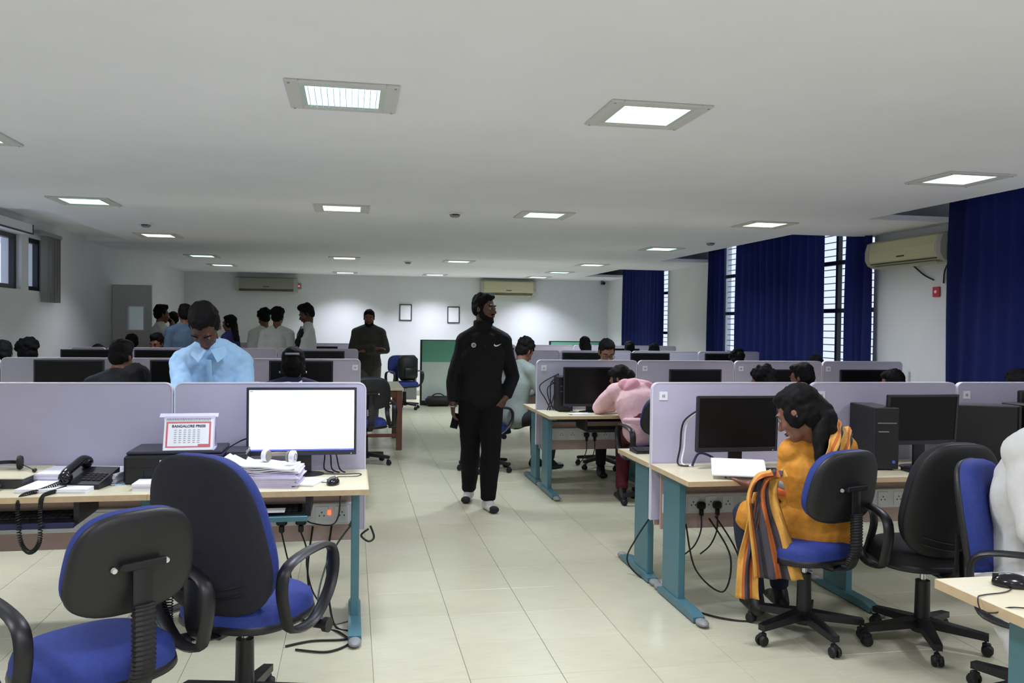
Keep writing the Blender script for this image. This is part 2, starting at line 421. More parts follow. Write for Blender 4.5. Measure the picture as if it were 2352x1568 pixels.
# ---------------------------------------------------------------- ceiling lamps
TINT = {'cool': 'cdf0ff', 'white': 'ffffff', 'cyan': 'c0fff2', 'warm': 'fff8e0', 'yellow': 'fdffd4', 'blue': 'ecf2ff'}
for k, h in TINT.items(): mat('lamp '+k, h, .5, emit=(h, GLOW))
REFL = mat('lamp reflector', 'c2cfca', .35); LFR = mat('lamp frame grey', 'd0d0d0', .5); FIN = mat('lamp louver', 'd5e4ee', .4)
parts = {}
def lamp(x, y, tint, lab, fins=False, lw=None):
    L = thing('ceiling_lamp', lab, 'ceiling lamp', (x, y, CZ))
    if 'fr' not in parts:
        m = MB(); ow, od, iw, idp = .25, .24, .19, .19
        m.box(-ow, -iw, -od, od, -.012, 0, b=.003); m.box(iw, ow, -od, od, -.012, 0, b=.003)
        m.box(-iw, iw, idp, od, -.012, 0, b=.003); m.box(-iw, iw, -od, -idp, -.012, 0, b=.003)
        parts['fr'] = m.mesh('frame', LFR)
        m = MB(); m.box(-.19, -.165, -.19, .19, -.009, -.001); m.box(.165, .19, -.19, .19, -.009, -.001); m.box(-.165, .165, .165, .19, -.009, -.001); m.box(-.165, .165, -.19, -.165, -.009, -.001)
        parts['rf'] = m.mesh('reflector', REFL)
        parts['sc'] = MB().lathe([(.0, -.016), (.006, -.016), (.006, -.011)], n=8).mesh('screw', CHROME)
        parts['fn'] = MB().box(-.0015, .0015, -.16, .16, -.022, -.006).mesh('louver_blade', FIN)
    if 'd'+tint not in parts:
        parts['d'+tint] = MB().box(-.165, .165, -.165, .165, -.006, -.001).mesh('diffuser', MATS['lamp '+tint])
    def put(nm, me, loc=(0, 0, 0)):
        o = bpy.data.objects.new(nm, me); COL.objects.link(o); o.parent = L; o.location = loc; return o
    put('frame', parts['fr']); put('reflector', parts['rf']); put('diffuser', parts['d'+tint])
    for sx in (-1, 1):
        for sy in (-1, 1): put('screw', parts['sc'], (sx*.23, sy*.22, 0))
    if fins:
        for k in range(12): put('louver_blade', parts['fn'], (-.15+k*.0273, 0, 0))
    ld = bpy.data.lights.new('lamp light', 'AREA'); ld.shape = 'RECTANGLE'; ld.size = .33; ld.size_y = .33
    ld.energy = LAMP_W if lw is None else lw; ld.color = [(1-(1-c)*.2)*k for c, k in zip(lin(TINT[tint])[:3], (.955, .96, 1.10))]; ld.spread = radians(118 if y > 12.5 or x < -2 else 152)
    lo = bpy.data.objects.new('tube_light', ld); COL.objects.link(lo); lo.parent = L; lo.location = (0, 0, -.03)
for a in [(-.05, 4.02, 'cool', 'louvered cool ceiling lamp nearest on the left, blades showing', True), (1.42, 4.02, 'white', 'bright white ceiling lamp nearest in the middle right'),
          (-2.32, 8.05, 'cyan', 'cyan ceiling lamp over the left window, nearest of the left column', False, 13), (-.1, 7.9, 'warm', 'warm louvered ceiling lamp in the second row left of the aisle', True),
          (1.77, 7.85, 'cyan', 'cyan ceiling lamp in the second row right of the smoke detector'), (4.1, 5.2, 'blue', 'white ceiling lamp at the right edge above the near curtain'),
          (4.07, 7.95, 'yellow', 'yellowish ceiling lamp before the wall air conditioner'), (4.05, 10.8, 'cyan', 'cyan ceiling lamp beside the middle window'),
          (4.0, 13.96, 'warm', 'warm ceiling lamp near the far corner window'), (3.96, 16.1, 'cyan', 'small cyan ceiling lamp at the far right, before the last one'),
          (3.92, 17.85, 'white', 'white ceiling lamp right above the far air conditioner', False, 26), (-2.33, 11.0, 'warm', 'warm ceiling lamp second in the left column', False, 10),
          (-2.35, 14.2, 'cyan', 'cyan ceiling lamp third in the left column', False, 1.2), (-2.35, 16.35, 'white', 'white ceiling lamp at the far end of the left column', False, .6),
          (-.13, 13.87, 'warm', 'warm ceiling lamp far down the row left of the aisle', False, 6), (1.72, 13.96, 'cyan', 'cyan ceiling lamp far down the aisle above the walking man'),
          (-.15, 17.85, 'white', 'white ceiling lamp by the back wall, left of the framed notices', False, 22), (1.7, 17.85, 'white', 'white ceiling lamp by the back wall above the framed notices', False, 24),
          (-2.2, 5.35, 'white', 'ceiling lamp cut by the left edge of the picture'), (-.05, .9, 'white', 'white ceiling lamp overhead near the camera, left', False, 28), (1.75, .9, 'white', 'white ceiling lamp overhead near the camera, middle', False, 28),
          (4.1, 2.3, 'white', 'white ceiling lamp overhead near the right table', False, 24), (-2.3, 2.4, 'white', 'white ceiling lamp overhead near the left chairs', False, 20), (-.05, -1.6, 'white', 'white ceiling lamp behind the camera, left', False, 28), (2.6, -1.6, 'white', 'white ceiling lamp behind the camera, right', False, 28)]: lamp(*a)
for (px, py, lb) in ((1045, 488, 'round white smoke detector in the middle of the ceiling'), (335, 512, 'round smoke detector near the left wall'), (937, 600, 'small far smoke detector over the aisle'), (1632, 555, 'small smoke detector beside the middle window')):
    p = at(px, py, z=CZ); s = thing('smoke_detector', lb, 'detector', p)
    m = MB(); m.lathe([(.0, 0), (.075, 0), (.075, -.012), (.06, -.018)], n=20); m.build('base', WHITE, s)
    m = MB(); m.lathe([(.05, -.017), (.05, -.03), (.035, -.045), (.0, -.046)], n=20); m.build('sensor', GREY, s)
    m = MB(); m.box(-.03, .03, -.052, -.049, -.03, -.022); m.build('slot', BLACK, s)
# ---------------------------------------------------------------- air conditioners, frames on the walls
def aircon(lab, loc, rz, w=1.22, body=None, h=.31):
    A = thing('air_conditioner', lab, 'air conditioner', loc, rz); b = body or ACW     # back on y=0, front towards -y
    prof = [(0, 0), (0, h), (-.12, h), (-.19, h*.9), (-.215, h*.62), (-.215, h*.3), (-.18, h*.1), (-.1, 0)]
    m = MB(); m.prism(prof, -w/2+.07, w/2-.07, 'x'); m.build('body', b, A, 40)
    for s in (-1, 1):
        m = MB(); m.prism([(y*1.01, z) for y, z in prof], s*(w/2-.07), s*w/2, 'x'); m.build('end_cap', ACG, A, 40)
    m = MB(); m.box(-w/2+.08, w/2-.08, -.2185, -.214, h*.36, h*.6, b=.001); m.build('front_panel', b, A)
    m = MB(); m.box(-w/2+.08, w/2-.08, -.2, -.12, .004, .012, M=None); m.build('louver', ACG, A)
    m = MB(); m.box(-w/2+.08, w/2-.08, -.2, -.193, h*.13, h*.16); m.build('outlet_slot', BLACK, A)
    m = MB(); m.box(-.06, .06, -.222, -.213, h*.31, h*.35, b=.002); m.build('badge', STEEL, A)
    return A
aircon('ivory wall air conditioner on the pillar between the curtains', (XR, 7.86, 2.215), -pi/2, 1.22, h=.30)
aircon('ivory wall air conditioner on the lit back wall', (3.4, YF, 2.21), 0, 1.24, h=.34)
aircon('wall air conditioner greyed for shade in the dark part of the back wall', (-1.78, YF, 2.2), 0, 1.26, mat('plastic toned for shade', '8f8f88', .5))  # body colour greyed to imitate the shade this unit hangs in
m = MB(); m.tube(bez([(XR-.03, 7.9, 2.22), (XR-.02, 7.75, 2.12), (XR-.02, 7.6, 2.06)]), .008, 6); tag(m.build('drain_hose', CABLE), 'black hose under the pillar air conditioner', 'hose')
m = MB(); m.tube(bez([(XR-.03, 7.37, 2.22), (XR-.02, 7.44, 2.14), (XR-.015, 7.46, 2.02)]), .009, 6); tag(m.build('power_lead', CABLE), 'black lead hanging by the long curtain under the air conditioner', 'cable')
p = at(2153, 670, X=XR); m = MB(); m.box(XR-.02, XR, p.y-.05, p.y+.05, p.z-.05, p.z+.05, b=.004); o = m.build('alarm_box', RED); tag(o, 'small red alarm box on the pillar', 'alarm')
m = MB(); m.lathe([(.0, -.026), (.015, -.026), (.018, -.018)], c=(0, 0, 0), n=12, axis='x', M=T(XR, p.y, p.z)); m.build('button', WHITE, o)
for (x, z0, z1, lb) in ((1.148, 1.63, 1.99, 'black framed notice on the back wall, left of the pair'), (2.2, 1.59, 1.955, 'black framed notice on the back wall, right of the pair by the walking man')):
    f = thing('picture_frame', lb, 'frame', (x, YF, z0)); h = z1-z0; ww = .135
    m = MB(); m.box(-ww, -ww+.018, -.02, 0, 0, h); m.box(ww-.018, ww, -.02, 0, 0, h); m.box(-ww+.018, ww-.018, -.02, 0, 0, .018); m.box(-ww+.018, ww-.018, -.02, 0, h-.018, h); m.build('frame', BLACK, f)
    m = MB(); m.box(-ww+.018, ww-.018, -.008, -.001, .018, h-.018); m.build('sheet', PAPER, f)
p = at(687, 657, Y=YF); m = MB(); m.box(p.x-.05, p.x+.05, YF-.03, YF, p.z-.06, p.z+.06, b=.004); o = m.build('control_box', GREY); tag(o, 'small control box with red light on the dark back wall', 'switch')
m = MB(); m.box(p.x-.012, p.x+.012, YF-.036, YF-.029, p.z-.01, p.z+.01); m.build('indicator_light', mat('red light', 'ff6070', .5, emit=('ff5060', 2.5)), o)
p = at(1380, 648, Y=YF); c = thing('security_camera', 'small security camera in the far right corner', 'camera', (5.6, YF, p.z))
m = MB(); m.box(-.03, .03, -.02, 0, -.05, .05, b=.004); m.build('bracket', GREY, c)
m = MB(); m.lathe([(.0, -.16), (.035, -.16), (.035, -.03), (.0, -.03)], n=14, axis='y', M=T(0, -.0, -.03)); m.build('body', BLACK, c)
# switch plates on walls
for (px, py, Yv, lb) in ((262, 712, 12.9, 'small switch plate high on the left wall by the door'),):
    p = at(px, py, X=XL); m = MB(); m.box(XL, XL+.015, p.y-.06, p.y+.06, p.z-.06, p.z+.06, b=.003); o = m.build('wall_switch', GREY); tag(o, lb, 'switch')
    m = MB(); m.box(XL+.014, XL+.02, p.y-.02, p.y+.02, p.z-.03, p.z+.03); m.build('rocker', WHITE, o)
# ================================================================ desks and partition screens
ROWS = [4.78, 7.97, 11.14, 14.28]
ZT = .745
LX = [.085, -.93, -1.945, -2.96, -3.36]
RX_ = [1.74, 2.76, 3.775, 4.74, 5.66]
SIDE_WORDS = {'L': 'left block', 'R': 'right block'}
ROWW = ['nearest row', 'second row', 'third row', 'farthest row']
ORD = ['first', 'second', 'third', 'fourth']
def screen_panel(x0, x1, Y, label, sticker=None):
    P = thing('partition_screen', label, 'partition', ((x0+x1)/2, Y, .41)); w = x1-x0-.008; h = .815
    m = MB(); m.prism(rrect(w-.012, h-.006, .036, 0, h/2-.003, corners=(1, 1, 0, 0)), -.014, .014, 'y'); m.build('panel', PANEL, P, 0)
    out = rrect(w, h, .042, 0, h/2, corners=(1, 1, 0, 0)); inn = rrect(w-.012, h-.006, .036, 0, h/2-.003, corners=(1, 1, 0, 0))
    vs = []; fs = []; n = len(out)
    for yy in (-.016, .016):
        vs += [(p[0], yy, p[1]) for p in out]+[(p[0], yy, p[1]) for p in inn]
    for i in range(n):
        a, b = i, (i+1) % n
        fs += [[a, b, n+b, n+a], [2*n+a, 2*n+b, 3*n+b, 3*n+a], [a, b, 2*n+b, 2*n+a], [n+a, n+b, 3*n+b, 3*n+a]]
    m = MB(); m.add(vs, fs); m.build('edge_trim', PEDGE, P, 30)
    if sticker:
        sx = sticker*w/2; m = MB(); m.box(sx-.025, sx+.025, -.0175, -.0142, h-.105, h-.055); s = m.build('number_sticker', WHITE, P)
        m = MB(); m.box(sx-.008, sx-.002, -.019, -.0172, h-.088, h-.072); m.box(sx+.002, sx+.008, -.019, -.0172, h-.088, h-.072); m.build('print', GREY, s)
    return P
def socket(S, x, y, side):
    m = MB(); m.box(x-.03, x+.03, y+side*.0, y+side*.004, .485, .555); return m
def desk(x0, x1, Y, side, label, legs=(0,), power=True, tray=None, end=0):
    "side -1: the user sits on the camera's side of the screen; legs: x offsets of the T legs"
    D = thing('desk', label, 'desk', ((x0+x1)/2, Y+side*.31, 0)); w = (x1-x0)/2; f = lambda o: side*o-side*.31
    yb, yf = f(.02), f(.60); lo, hi = min(yb, yf), max(yb, yf)
    m = MB(); m.box(-w+.001, w-.001, lo, hi, ZT-.028, ZT, b=.002); m.build('worktop', TOP, D, 0)
    m = MB(); m.box(-w+.001, w-.001, yf, yf+side*.003, ZT-.028, ZT-.001)
    if end: m.box(end*w-.001, end*(w+.003), lo, hi, ZT-.028, ZT-.001)
    m.build('edge_band', EDGE, D, 0)
    for lx in legs:
        m = MB(); a, b = sorted((f(.13), f(.37))); m.box(lx-.021, lx+.021, a, b, .045, ZT-.05, b=.004); m.box(lx-.03, lx+.03, *sorted((f(.06), f(.5))), ZT-.05, ZT-.028)
        L = m.build('leg', TEAL, D)
        m = MB(); a, b = sorted((f(.08), f(.62))); m.prism([(a, .008), (b, .008), (b, .035), ((a+b)/2+.2, .05), ((a+b)/2-.2, .05), (a, .035)], lx-.032, lx+.032, 'x'); m.build('foot', TEAL, L)
        for e in (f(.04), f(.66)):
            m = MB(); m.ell((lx, e, .02), (.033, .05, .019)); m.build('end_cap', GREY, L)
    m = MB(); m.box(-w+.05, w-.05, *sorted((f(.045), f(.06))), .365, .70); m.build('modesty_panel', MODEST, D, 0)
    m = MB(); m.box(-w+.06, w-.06, *sorted((f(.25), f(.27))), .655, .715); m.build('beam', STEEL, D, 0)
    if power:
        m = MB(); m.box(-w+.06, w-.06, *sorted((f(.06), f(.095))), .46, .575, b=.004); S = m.build('power_strip', WHITE, D)
        for k in range(8):
            x = -w+.13+k*(2*w-.26)/7; m = MB(); m.box(x-.035, x+.035, *sorted((f(.094), f(.099))), .475, .56, b=.0015)
            for (dx, dz) in ((-.012, .0), (.012, .0), (0, .018)): m.box(x+dx-.003, x+dx+.003, *sorted((f(.098), f(.1))), .51+dz-.004, .51+dz+.004, 1)
            m.build('socket', [PAPER, BLACK], S, 0)
    if tray:
        cx, tw, col = tray
        m = MB(); m.box(cx-tw/2, cx+tw/2, *sorted((f(.25), f(.585))), .60, .612); m.box(cx-tw/2, cx+tw/2, *sorted((f(.58), f(.60))), .596, .622, b=.003)
        S = m.build('keyboard_tray', col, D)
        for s in (-1, 1):
            m = MB(); m.box(cx+s*tw/2-.012, cx+s*tw/2+.012, *sorted((f(.25), f(.56))), .612, .717); m.build('slide_rail', BLACK, S)
    return D
def place(sd, X, i): return '%s desk of the %s in the %s' % (ORD[i], ROWW[0], SIDE_WORDS[sd])
for r, Y in enumerate(ROWS):
    for sd, X in (('L', LX), ('R', RX_)):
        sg = -1 if sd == 'L' else 1
        nseg = (2 if sd == 'L' else 3) if r == 0 else 4
        for i in range(nseg):
            x0, x1 = sorted((X[i], X[i+1])); w = (x1-x0)/2
            where = '%s %s block, %s from the aisle' % (ROWW[r], 'left' if sd == 'L' else 'right', ORD[i])
            screen_panel(x0, x1, Y, 'lavender partition board, '+where, (-.86 if sd == 'R' else .9) if (r == 0 and sd == 'R') or r == 1 else None)
            legs = [(-sg)*(w-.06)]
            if i == nseg-1: legs.append(sg*(w-.06))
            tray = None
            if (sd, r, i) == ('L', 0, 0): tray = (-.03, .5, TEAL)
            if (sd, r, i) == ('L', 0, 1): tray = (-.12, .62, DKBLUE)
            if (sd, r, i) == ('R', 1, 0): tray = (.12, .56, BLACK)
            desk(x0, x1, Y, -1, 'cream desk on the near side, '+where, legs, r < 2, tray, -sg if i == 0 else 0)
            if sd == 'R' and i < 2 and r < 3 or (sd == 'L' and i == 0 and r in (1, 2)):
                desk(x0, x1, Y, 1, 'cream desk behind the board, '+where, legs[:1], False, None, -sg if i == 0 else 0)
# near right table
NT = thing('desk', 'cream table corner with teal leg cut by the bottom right edge', 'desk', (2.45, 2.14, 0))
m = MB(); m.box(-.58, .62, -.30, .30, ZT-.03, ZT, b=.002); m.build('worktop', TOP, NT, 0)
m = MB(); m.box(-.583, -.58, -.30, .30, ZT-.03, ZT-.001); m.box(-.58, .62, .3, .303, ZT-.03, ZT-.001); m.build('edge_band', EDGE, NT, 0)
for lx in (-.46, .56):
    m = MB(); m.box(lx-.021, lx+.021, -.15, .1, .045, ZT-.05, b=.004); m.box(lx-.03, lx+.03, -.25, .22, ZT-.05, ZT-.03); L = m.build('leg', TEAL, NT)
    m = MB(); m.prism([(-.28, .008), (.26, .008), (.26, .035), (.18, .05), (-.2, .05), (-.28, .035)], lx-.032, lx+.032, 'x'); m.build('foot', TEAL, L)
    for e in (-.32, .29):
        m = MB(); m.ell((lx, e, .02), (.033, .05, .019)); m.build('end_cap', GREY, L)
m = MB(); m.box(-.45, .55, -.09, -.07, .66, .715); m.build('beam', STEEL, NT, 0)
# ================================================================ computers
def monitor(lab, x, y, z0, w, h, rz=0., tilt=0., on=False, z_desk=ZT, group=None):
    M_ = thing('monitor', lab, 'monitor', (x, y, z_desk), rz, group); zc = z0+h/2-z_desk
    A = T(0, 0, zc) @ RX(tilt)
    m = MB(); m.box(-w/2, w/2, 0, .022, -h/2, h/2, b=.005, M=A); m.box(-w*.3, w*.3, .02, .045, -h*.3, h*.3, b=.01, M=A); m.build('housing', BLACK if not on else DKBLUE, M_)
    bz = .013
    m = MB()
    for (a, b, c, d) in ((-w/2, w/2, h/2-bz, h/2), (-w/2, w/2, -h/2, -h/2+bz*1.9), (-w/2, -w/2+bz, -h/2+bz*1.9, h/2-bz), (w/2-bz, w/2, -h/2+bz*1.9, h/2-bz)): m.box(a, b, -.005, .0, c, d, M=A)
    m.build('bezel', MATS['monitor frame'] if 'monitor frame' in MATS else mat('monitor frame', '2a2a34', .4), M_, 0)
    m = MB(); m.box(-w/2+bz, w/2-bz, -.002, 0, -h/2+bz*1.9, h/2-bz, M=A)
    S = m.build('screen', SCREEN if not on else mat('lit screen', 'f6fbf6', .4, emit=('f4fff8', 1.05)), M_, 0)
    if on:
        q = MB(); q.box(-w/2+bz, w/2-bz, -.003, -.0021, -h/2+bz*1.9, -h/2+bz*1.9+.008, M=A); q.build('taskbar', mat('taskbar blue', '5a64e0', .4, emit=('5a64e0', .7)), S)
        q = MB(); q.box(-w/2+bz+.004, -w/2+bz+.02, -.003, -.0021, h/2-bz-.01, h/2-bz-.005, M=A)
        for k in range(6): q.box(w/2-bz-.075+k*.011, w/2-bz-.075+k*.011+.006, -.004, -.003, -h/2+bz*1.9+.002, -h/2+bz*1.9+.005, M=A)
        q.build('icons', mat('icon ink', '6060f0', .4, emit=('8890ff', .9)), S)
        q = MB()
        for k in range(7): q.box(-w/2+.04+.02*(k % 3), -w/2+.18+.03*(k % 4), -.0026, -.0021, h/2-.06-k*.03, h/2-.058-k*.03, M=A)
        q.build('text_lines', mat('screen text', 'e4efe8', .4, emit=('e6f2ec', .95)), S)
    m = MB(); m.box(-w*.085, w*.085, .02, .035, -zc+.012, .02, b=.004, M=T(0, 0, zc)); m.build('stand', BLACK, M_)
    m = MB(); m.lathe([(.0, 0), (.115, 0), (.115, .006), (.06, .014), (.0, .014)], n=24, M=T(0, .03, 0) @ Matrix.Diagonal((1, .72, 1, 1))); m.build('stand_base', BLACK, M_)
    m = MB(); m.box(w/2-.03, w/2-.024, -.006, -.004, -h/2+.005, -h/2+.009, M=A); m.build('power_light', WHITE, M_)
    return M_
monitor('large monitor with lit white screen beside the paper stack', -.255, 4.60, .853, .565, .357, on=True)
monitor('black monitor in front of the woman in orange', 2.17, 4.52, .845, .5, .32, rz=radians(1), tilt=radians(2))
monitor('black monitor between two computer towers, second desk on the right', 3.30, 4.45, .88, .475, .295, rz=radians(2), tilt=radians(4))
monitor('black monitor cut by the right edge behind the grey tower', 4.28, 4.55, .86, .48, .33)
monitor('big black monitor in front of the person in the pink hoodie', 2.22, 7.70, .80, .55, .37)
for x, lb in ((3.255, 'black monitor right of the pink hoodie, second row'), (4.15, 'black monitor behind the heads in the second row'), (5.05, 'black monitor by the right wall in the second row'),
              (-2.335, 'black monitor at the far left of the second row'), (-1.42, 'black monitor behind the bending man in the second row'), (-.437, 'dark monitor in front of the woman with the hair clip')):
    monitor(lb, x, 7.70, .85, .53 if x > 0 else .55, .302 if x > 0 else .368)
for x, lb in ((-3.1, 'dark monitor of the third row by the left wall'), (-2.28, 'dark monitor of the third row left of the bending man'), (-.38, 'dark monitor of the third row above the hair clip'), (3.0, 'dark monitor of the third row beside the spectacled man'), (3.94, 'dark monitor of the third row right of the spectacled man'), (5.0, 'dark monitor of the third row by the middle window')):
    monitor(lb, x, 10.86, .85, .58 if x < 0 else .55, .355)
for x, lb in ((-2.6, 'thin dark monitor top in the farthest left row behind heads'), (-1.3, 'thin dark monitor top in the farthest left row, middle'), (-.5, 'thin dark monitor top in the farthest left row near the aisle'), (2.4, 'thin dark monitor top in the farthest right row near the aisle'), (4.6, 'thin dark monitor top in the farthest right row by the curtain')):
    monitor(lb, x, 13.98, .85, .55, .33)
def tower(lab, x, y, rz, w=.175, d=.4, h=.37, facem=None, z=ZT):
    C = thing('computer_tower', lab, 'computer', (x, y, z), rz)
    m = MB(); m.box(-w/2, w/2, -d/2+.02, d/2, .012, h, b=.006); m.build('case', BLACKM, C)
    m = MB(); m.box(-w/2, w/2, -d/2, -d/2+.02, .008, h, b=.004); F = m.build('front_panel', facem or BLACK, C)
    m = MB(); m.box(-w/2+.015, w/2-.015, -d/2-.003, -d/2, h-.09, h-.085); m.box(-w/2+.02, w/2-.06, -d/2-.003, -d/2, h-.14, h-.134); m.build('drive_slot', GREY, F)
    m = MB(); m.lathe([(0, -.004), (.009, -.004), (.009, 0)], n=12, axis='y', M=T(w/2-.03, -d/2, .05)); m.build('power_button', mat('blue led', '5060d0', .4), F)
    for sx in (-1, 1):
        for sy in (-1, 1):
            m = MB(); m.lathe([(0, 0), (.012, 0), (.014, .012), (0, .012)], (sx*(w/2-.025), sy*(d/2-.05), 0), 10); m.build('rubber_foot', BLACKM, C)
    return C
tower('black computer tower left of the second monitor on the right', 3.05, 4.55, radians(-10), .14, .36, .36)
tower('black computer tower turned side-on behind the grey-edged tower', 3.78, 4.57, radians(62), .18, .42, .36)
tower('dark computer tower with silver edge at the right border', 4.05, 4.42, radians(4), .18, .36, .37, mat('navy gloss plastic', '1c1c36', .2))
m = MB(); tower('black computer tower standing behind the pink hoodie person\'s monitor', 1.98, 7.84, radians(0), .14, .2, .33)
def keyboard(lab, x, y, z, rz, w=.44, d=.14):
    K = thing('keyboard', lab, 'keyboard', (x, y, z), rz)
    m = MB(); m.prism([(-d/2, 0), (d/2, 0), (d/2, .022), (-d/2, .012)], -w/2, w/2, 'x'); m.build('body', BLACK, K, 0)
    m = MB()
    for r in range(5):
        for c in range(15): m.box(-w/2+.012+c*(w-.024)/15, -w/2+.012+(c+.86)*(w-.024)/15, -d/2+.012+r*.024, -d/2+.031+r*.024, .014+r*.0014, .02+r*.0018)
    k = m.build('keys', mat('key caps', '2a2a2e', .5), K, 0); k['kind'] = 'stuff'
    return K
keyboard('black keyboard on the second desk right of the woman in orange', 3.31, 4.30, ZT, radians(-2), .40)
keyboard('black keyboard under the paper before the woman in orange', 2.3, 4.34, ZT, radians(-4))
keyboard('black keyboard on the near pull-out tray by the phone cord', -1.5, 4.33, .612, 0, .46, .16)
keyboard('black keyboard under papers on the teal pull-out tray', -.45, 4.34, .612, 0, .42, .15)
keyboard('black keyboard at the bottom right corner table', 2.27, 2.14, ZT, radians(25), .4, .13)
keyboard('black keyboard on the far-side desk corner behind the nearest right board', 2.0, 5.2, ZT, radians(0))
keyboard('black keyboard left of the mouse before the grey-edged tower', 3.68, 4.37, ZT, radians(-6), .3)
def mouse(lab, p, rz, cord=None, s=1.):
    K = thing('mouse', lab, 'mouse', p, rz)
    m = MB(); m.ell((0, 0, .008), (.032*s, .055*s, .03*s), n=18, m=10); m.v = [(a, b, max(c, 0)) for a, b, c in m.v]; m.build('shell', mat('glossy black plastic', '101014', .18), K, 60)
    m = MB(); m.lathe([(.0, -.004), (.011*s, -.004), (.011*s, .004), (0, .004)], n=12, axis='x', M=T(0, .026*s, .029*s)); m.build('wheel', GREY, K)
    m = MB(); m.box(-.001, .001, .015*s, .052*s, .018, .034*s); m.build('button_gap', BLACKM, K)
    if cord:
        c = MB().tube(bez([V(q)-V(p) for q in cord], 8), .0022, 6, M=RZ(-rz)); c.build('cord', CABLE, K)
    return K
zt = ZT+.003
mouse('glossy black mouse on the left desk beside the paper stack', (-.087, 4.33, ZT), radians(-10), [(-.087, 4.385, zt), (-.13, 4.37, zt), (-.2, 4.42, zt), (-.17, 4.46, zt), (-.07, 4.44, zt), (-.065, 4.52, zt), (.03, 4.53, zt), (.05, 4.6, zt), (-.05, 4.6, zt), (-.16, 4.62, zt)])
mouse('black mouse before the grey-edged tower on the right', (3.87, 4.45, ZT), radians(20))
mouse('glossy black mouse on the bottom right table', (2.06, 2.33, ZT), radians(60), [(2.1, 2.36, zt), (2.0, 2.28, zt), (1.9, 2.26, zt), (1.862, 2.24, ZT+.002), (1.858, 2.22, ZT-.03), (1.865, 2.17, ZT-.02), (1.9, 2.14, ZT+.004), (2.05, 2.05, zt)], 1.1)
# ---------------------------------------------------------------- left desk: printer, calendar, phone, papers, headset
P_ = thing('printer', 'black printer on the left desk with a calendar on top', 'printer', (-.86, 4.57, ZT))
m = MB(); m.box(-.235, .235, -.15, .16, 0, .145, b=.012); m.build('body', BLACK, P_)
m = MB(); m.box(-.225, .225, -.14, .155, .145, .162, b=.006); m.build('scanner_lid', mat('printer lid plastic', '2b2936', .35), P_)
m = MB(); m.box(-.14, .14, -.156, -.15, .02, .07, b=.003); m.build('paper_slot', BLACKM, P_)
m = MB(); m.box(-.22, .22, -.154, -.15, .085, .135, b=.002); Fp = m.build('front_panel', BLACK, P_)
text('brand_text', 'EPSON', .024, PAPER, Fp, T(-.03, -.1548, .112) @ RX90, font_bold=True)
m = MB(); m.box(.085, .105, -.1555, -.1535, .1, .104); m.box(.15, .156, -.1555, -.1535, .094, .1); m.build('indicator', GREY, Fp)
m = MB(); m.box(.15, .235, -.154, -.06, .13, .146, b=.004); m.build('control_panel', DKBLUE, P_)
I_ = thing('ink_tank', 'small black ink tank unit standing right of the printer', 'printer', (-.565, 4.50, ZT))
m = MB(); m.box(-.05, .05, -.09, .12, 0, .15, b=.006); m.build('tank_body', BLACK, I_)
m = MB(); m.box(-.05, .05, -.085, .115, .15, .158, b=.003); m.build('lid', mat('printer lid plastic', '2b2936', .35), I_)
text('brand_text', 'EPSON', .014, PAPER, I_, T(0, -.0908, .115) @ RX90, font_bold=True)
m = MB(); m.box(-.026, .026, -.0918, -.0898, .1, .103); m.build('underline', PAPER, I_)
# the desk calendar
cal = thing('desk_calendar', 'tent desk calendar with a red border standing on the printer', 'calendar', (-.80, 4.50, ZT+.162), radians(2))
cw, chh, lean = .122, .165, .06
m = MB(); m.prism([(-.05, 0), (-.044, 0), (.012, chh), (.004, chh)], -cw, cw, 'x'); m.prism([(.075, 0), (.081, 0), (.016, chh), (.008, chh)], -cw, cw, 'x'); m.prism([(-.05, 0), (.08, 0), (.08, .003), (-.05, .003)], -cw, cw, 'x'); m.build('stand', mat('lilac card', 'cfcbe0', .7), cal, 0)
ang = atan2(.054, chh); A = T(0, -.052, .002) @ RX(-ang)
m = MB(); m.box(-cw+.004, cw-.006, -.003, .0, .0, .155, M=A); pg = m.build('page', PAPER, cal, 0)
m = MB()
for a, b, c, d in ((-.108, .104, .125+.012, .143), (-.108, .104, .014, .02), (-.108, -.1, .02, .137), (.096, .104, .02, .137)): m.box(a, b, -.0042, -.003, c, d, M=A)
m.box(.045, .098, -.0046, -.003, .021, .03, M=A)
m.build('red_border', mat('calendar red', 'd86a72', .7), pg, 0)
text('calendar_title', 'BANGALORE PRESS', .0185, mat('black ink', '22222c', .7), pg, A @ T(-.002, -.0042, .121) @ RX90, .0003, font_bold=True)
m = MB()
for c in range(6):
    for r in range(7): m.box(-.07+c*.022, -.058+c*.022, -.0036, -.003, .1-r*.0105, .1035-r*.0105, M=A)
m.build('date_grid', mat('grey ink', 'a0a0ac', .8), pg, 0)
m = MB()
for k in range(28): m.tube([(-.105+k*.0076+.0008*cos(a), .0+.006*sin(a)-.006, .155+.006*cos(a)) for a in [i*pi/4 for i in range(8)]], .0008, 4, closed=True, M=A)
m.build('spiral', STEEL, cal)
m = MB(); m.box(-.145, .135, .0, .003, 0, .035, M=T(0, .005, chh-.003) @ RX(-1.1)); m.build('turned_page', mat('lilac card', 'cfcbe0', .7), cal, 0)
def sheaf(lab, x, y, rz, w, d, n, m1, jit=.004, th=.004, z=ZT, name='paper_stack'):
    S = thing(name, lab, 'papers', (x, y, z), rz); zz = 0; rnd = random.Random(int(abs(x*1000)))
    for k in range(n):
        t = th*rnd.uniform(.7, 1.3); m = MB(); m.box(-w/2, w/2, -d/2, d/2, zz, zz+t*.93, M=T(rnd.uniform(-jit, jit), rnd.uniform(-jit, jit), 0) @ RZ(rnd.uniform(-jit, jit)*4)); m.build('sheaf', m1 if not isinstance(m1, list) else m1[k % len(m1)], S, 0); zz += t
    return S
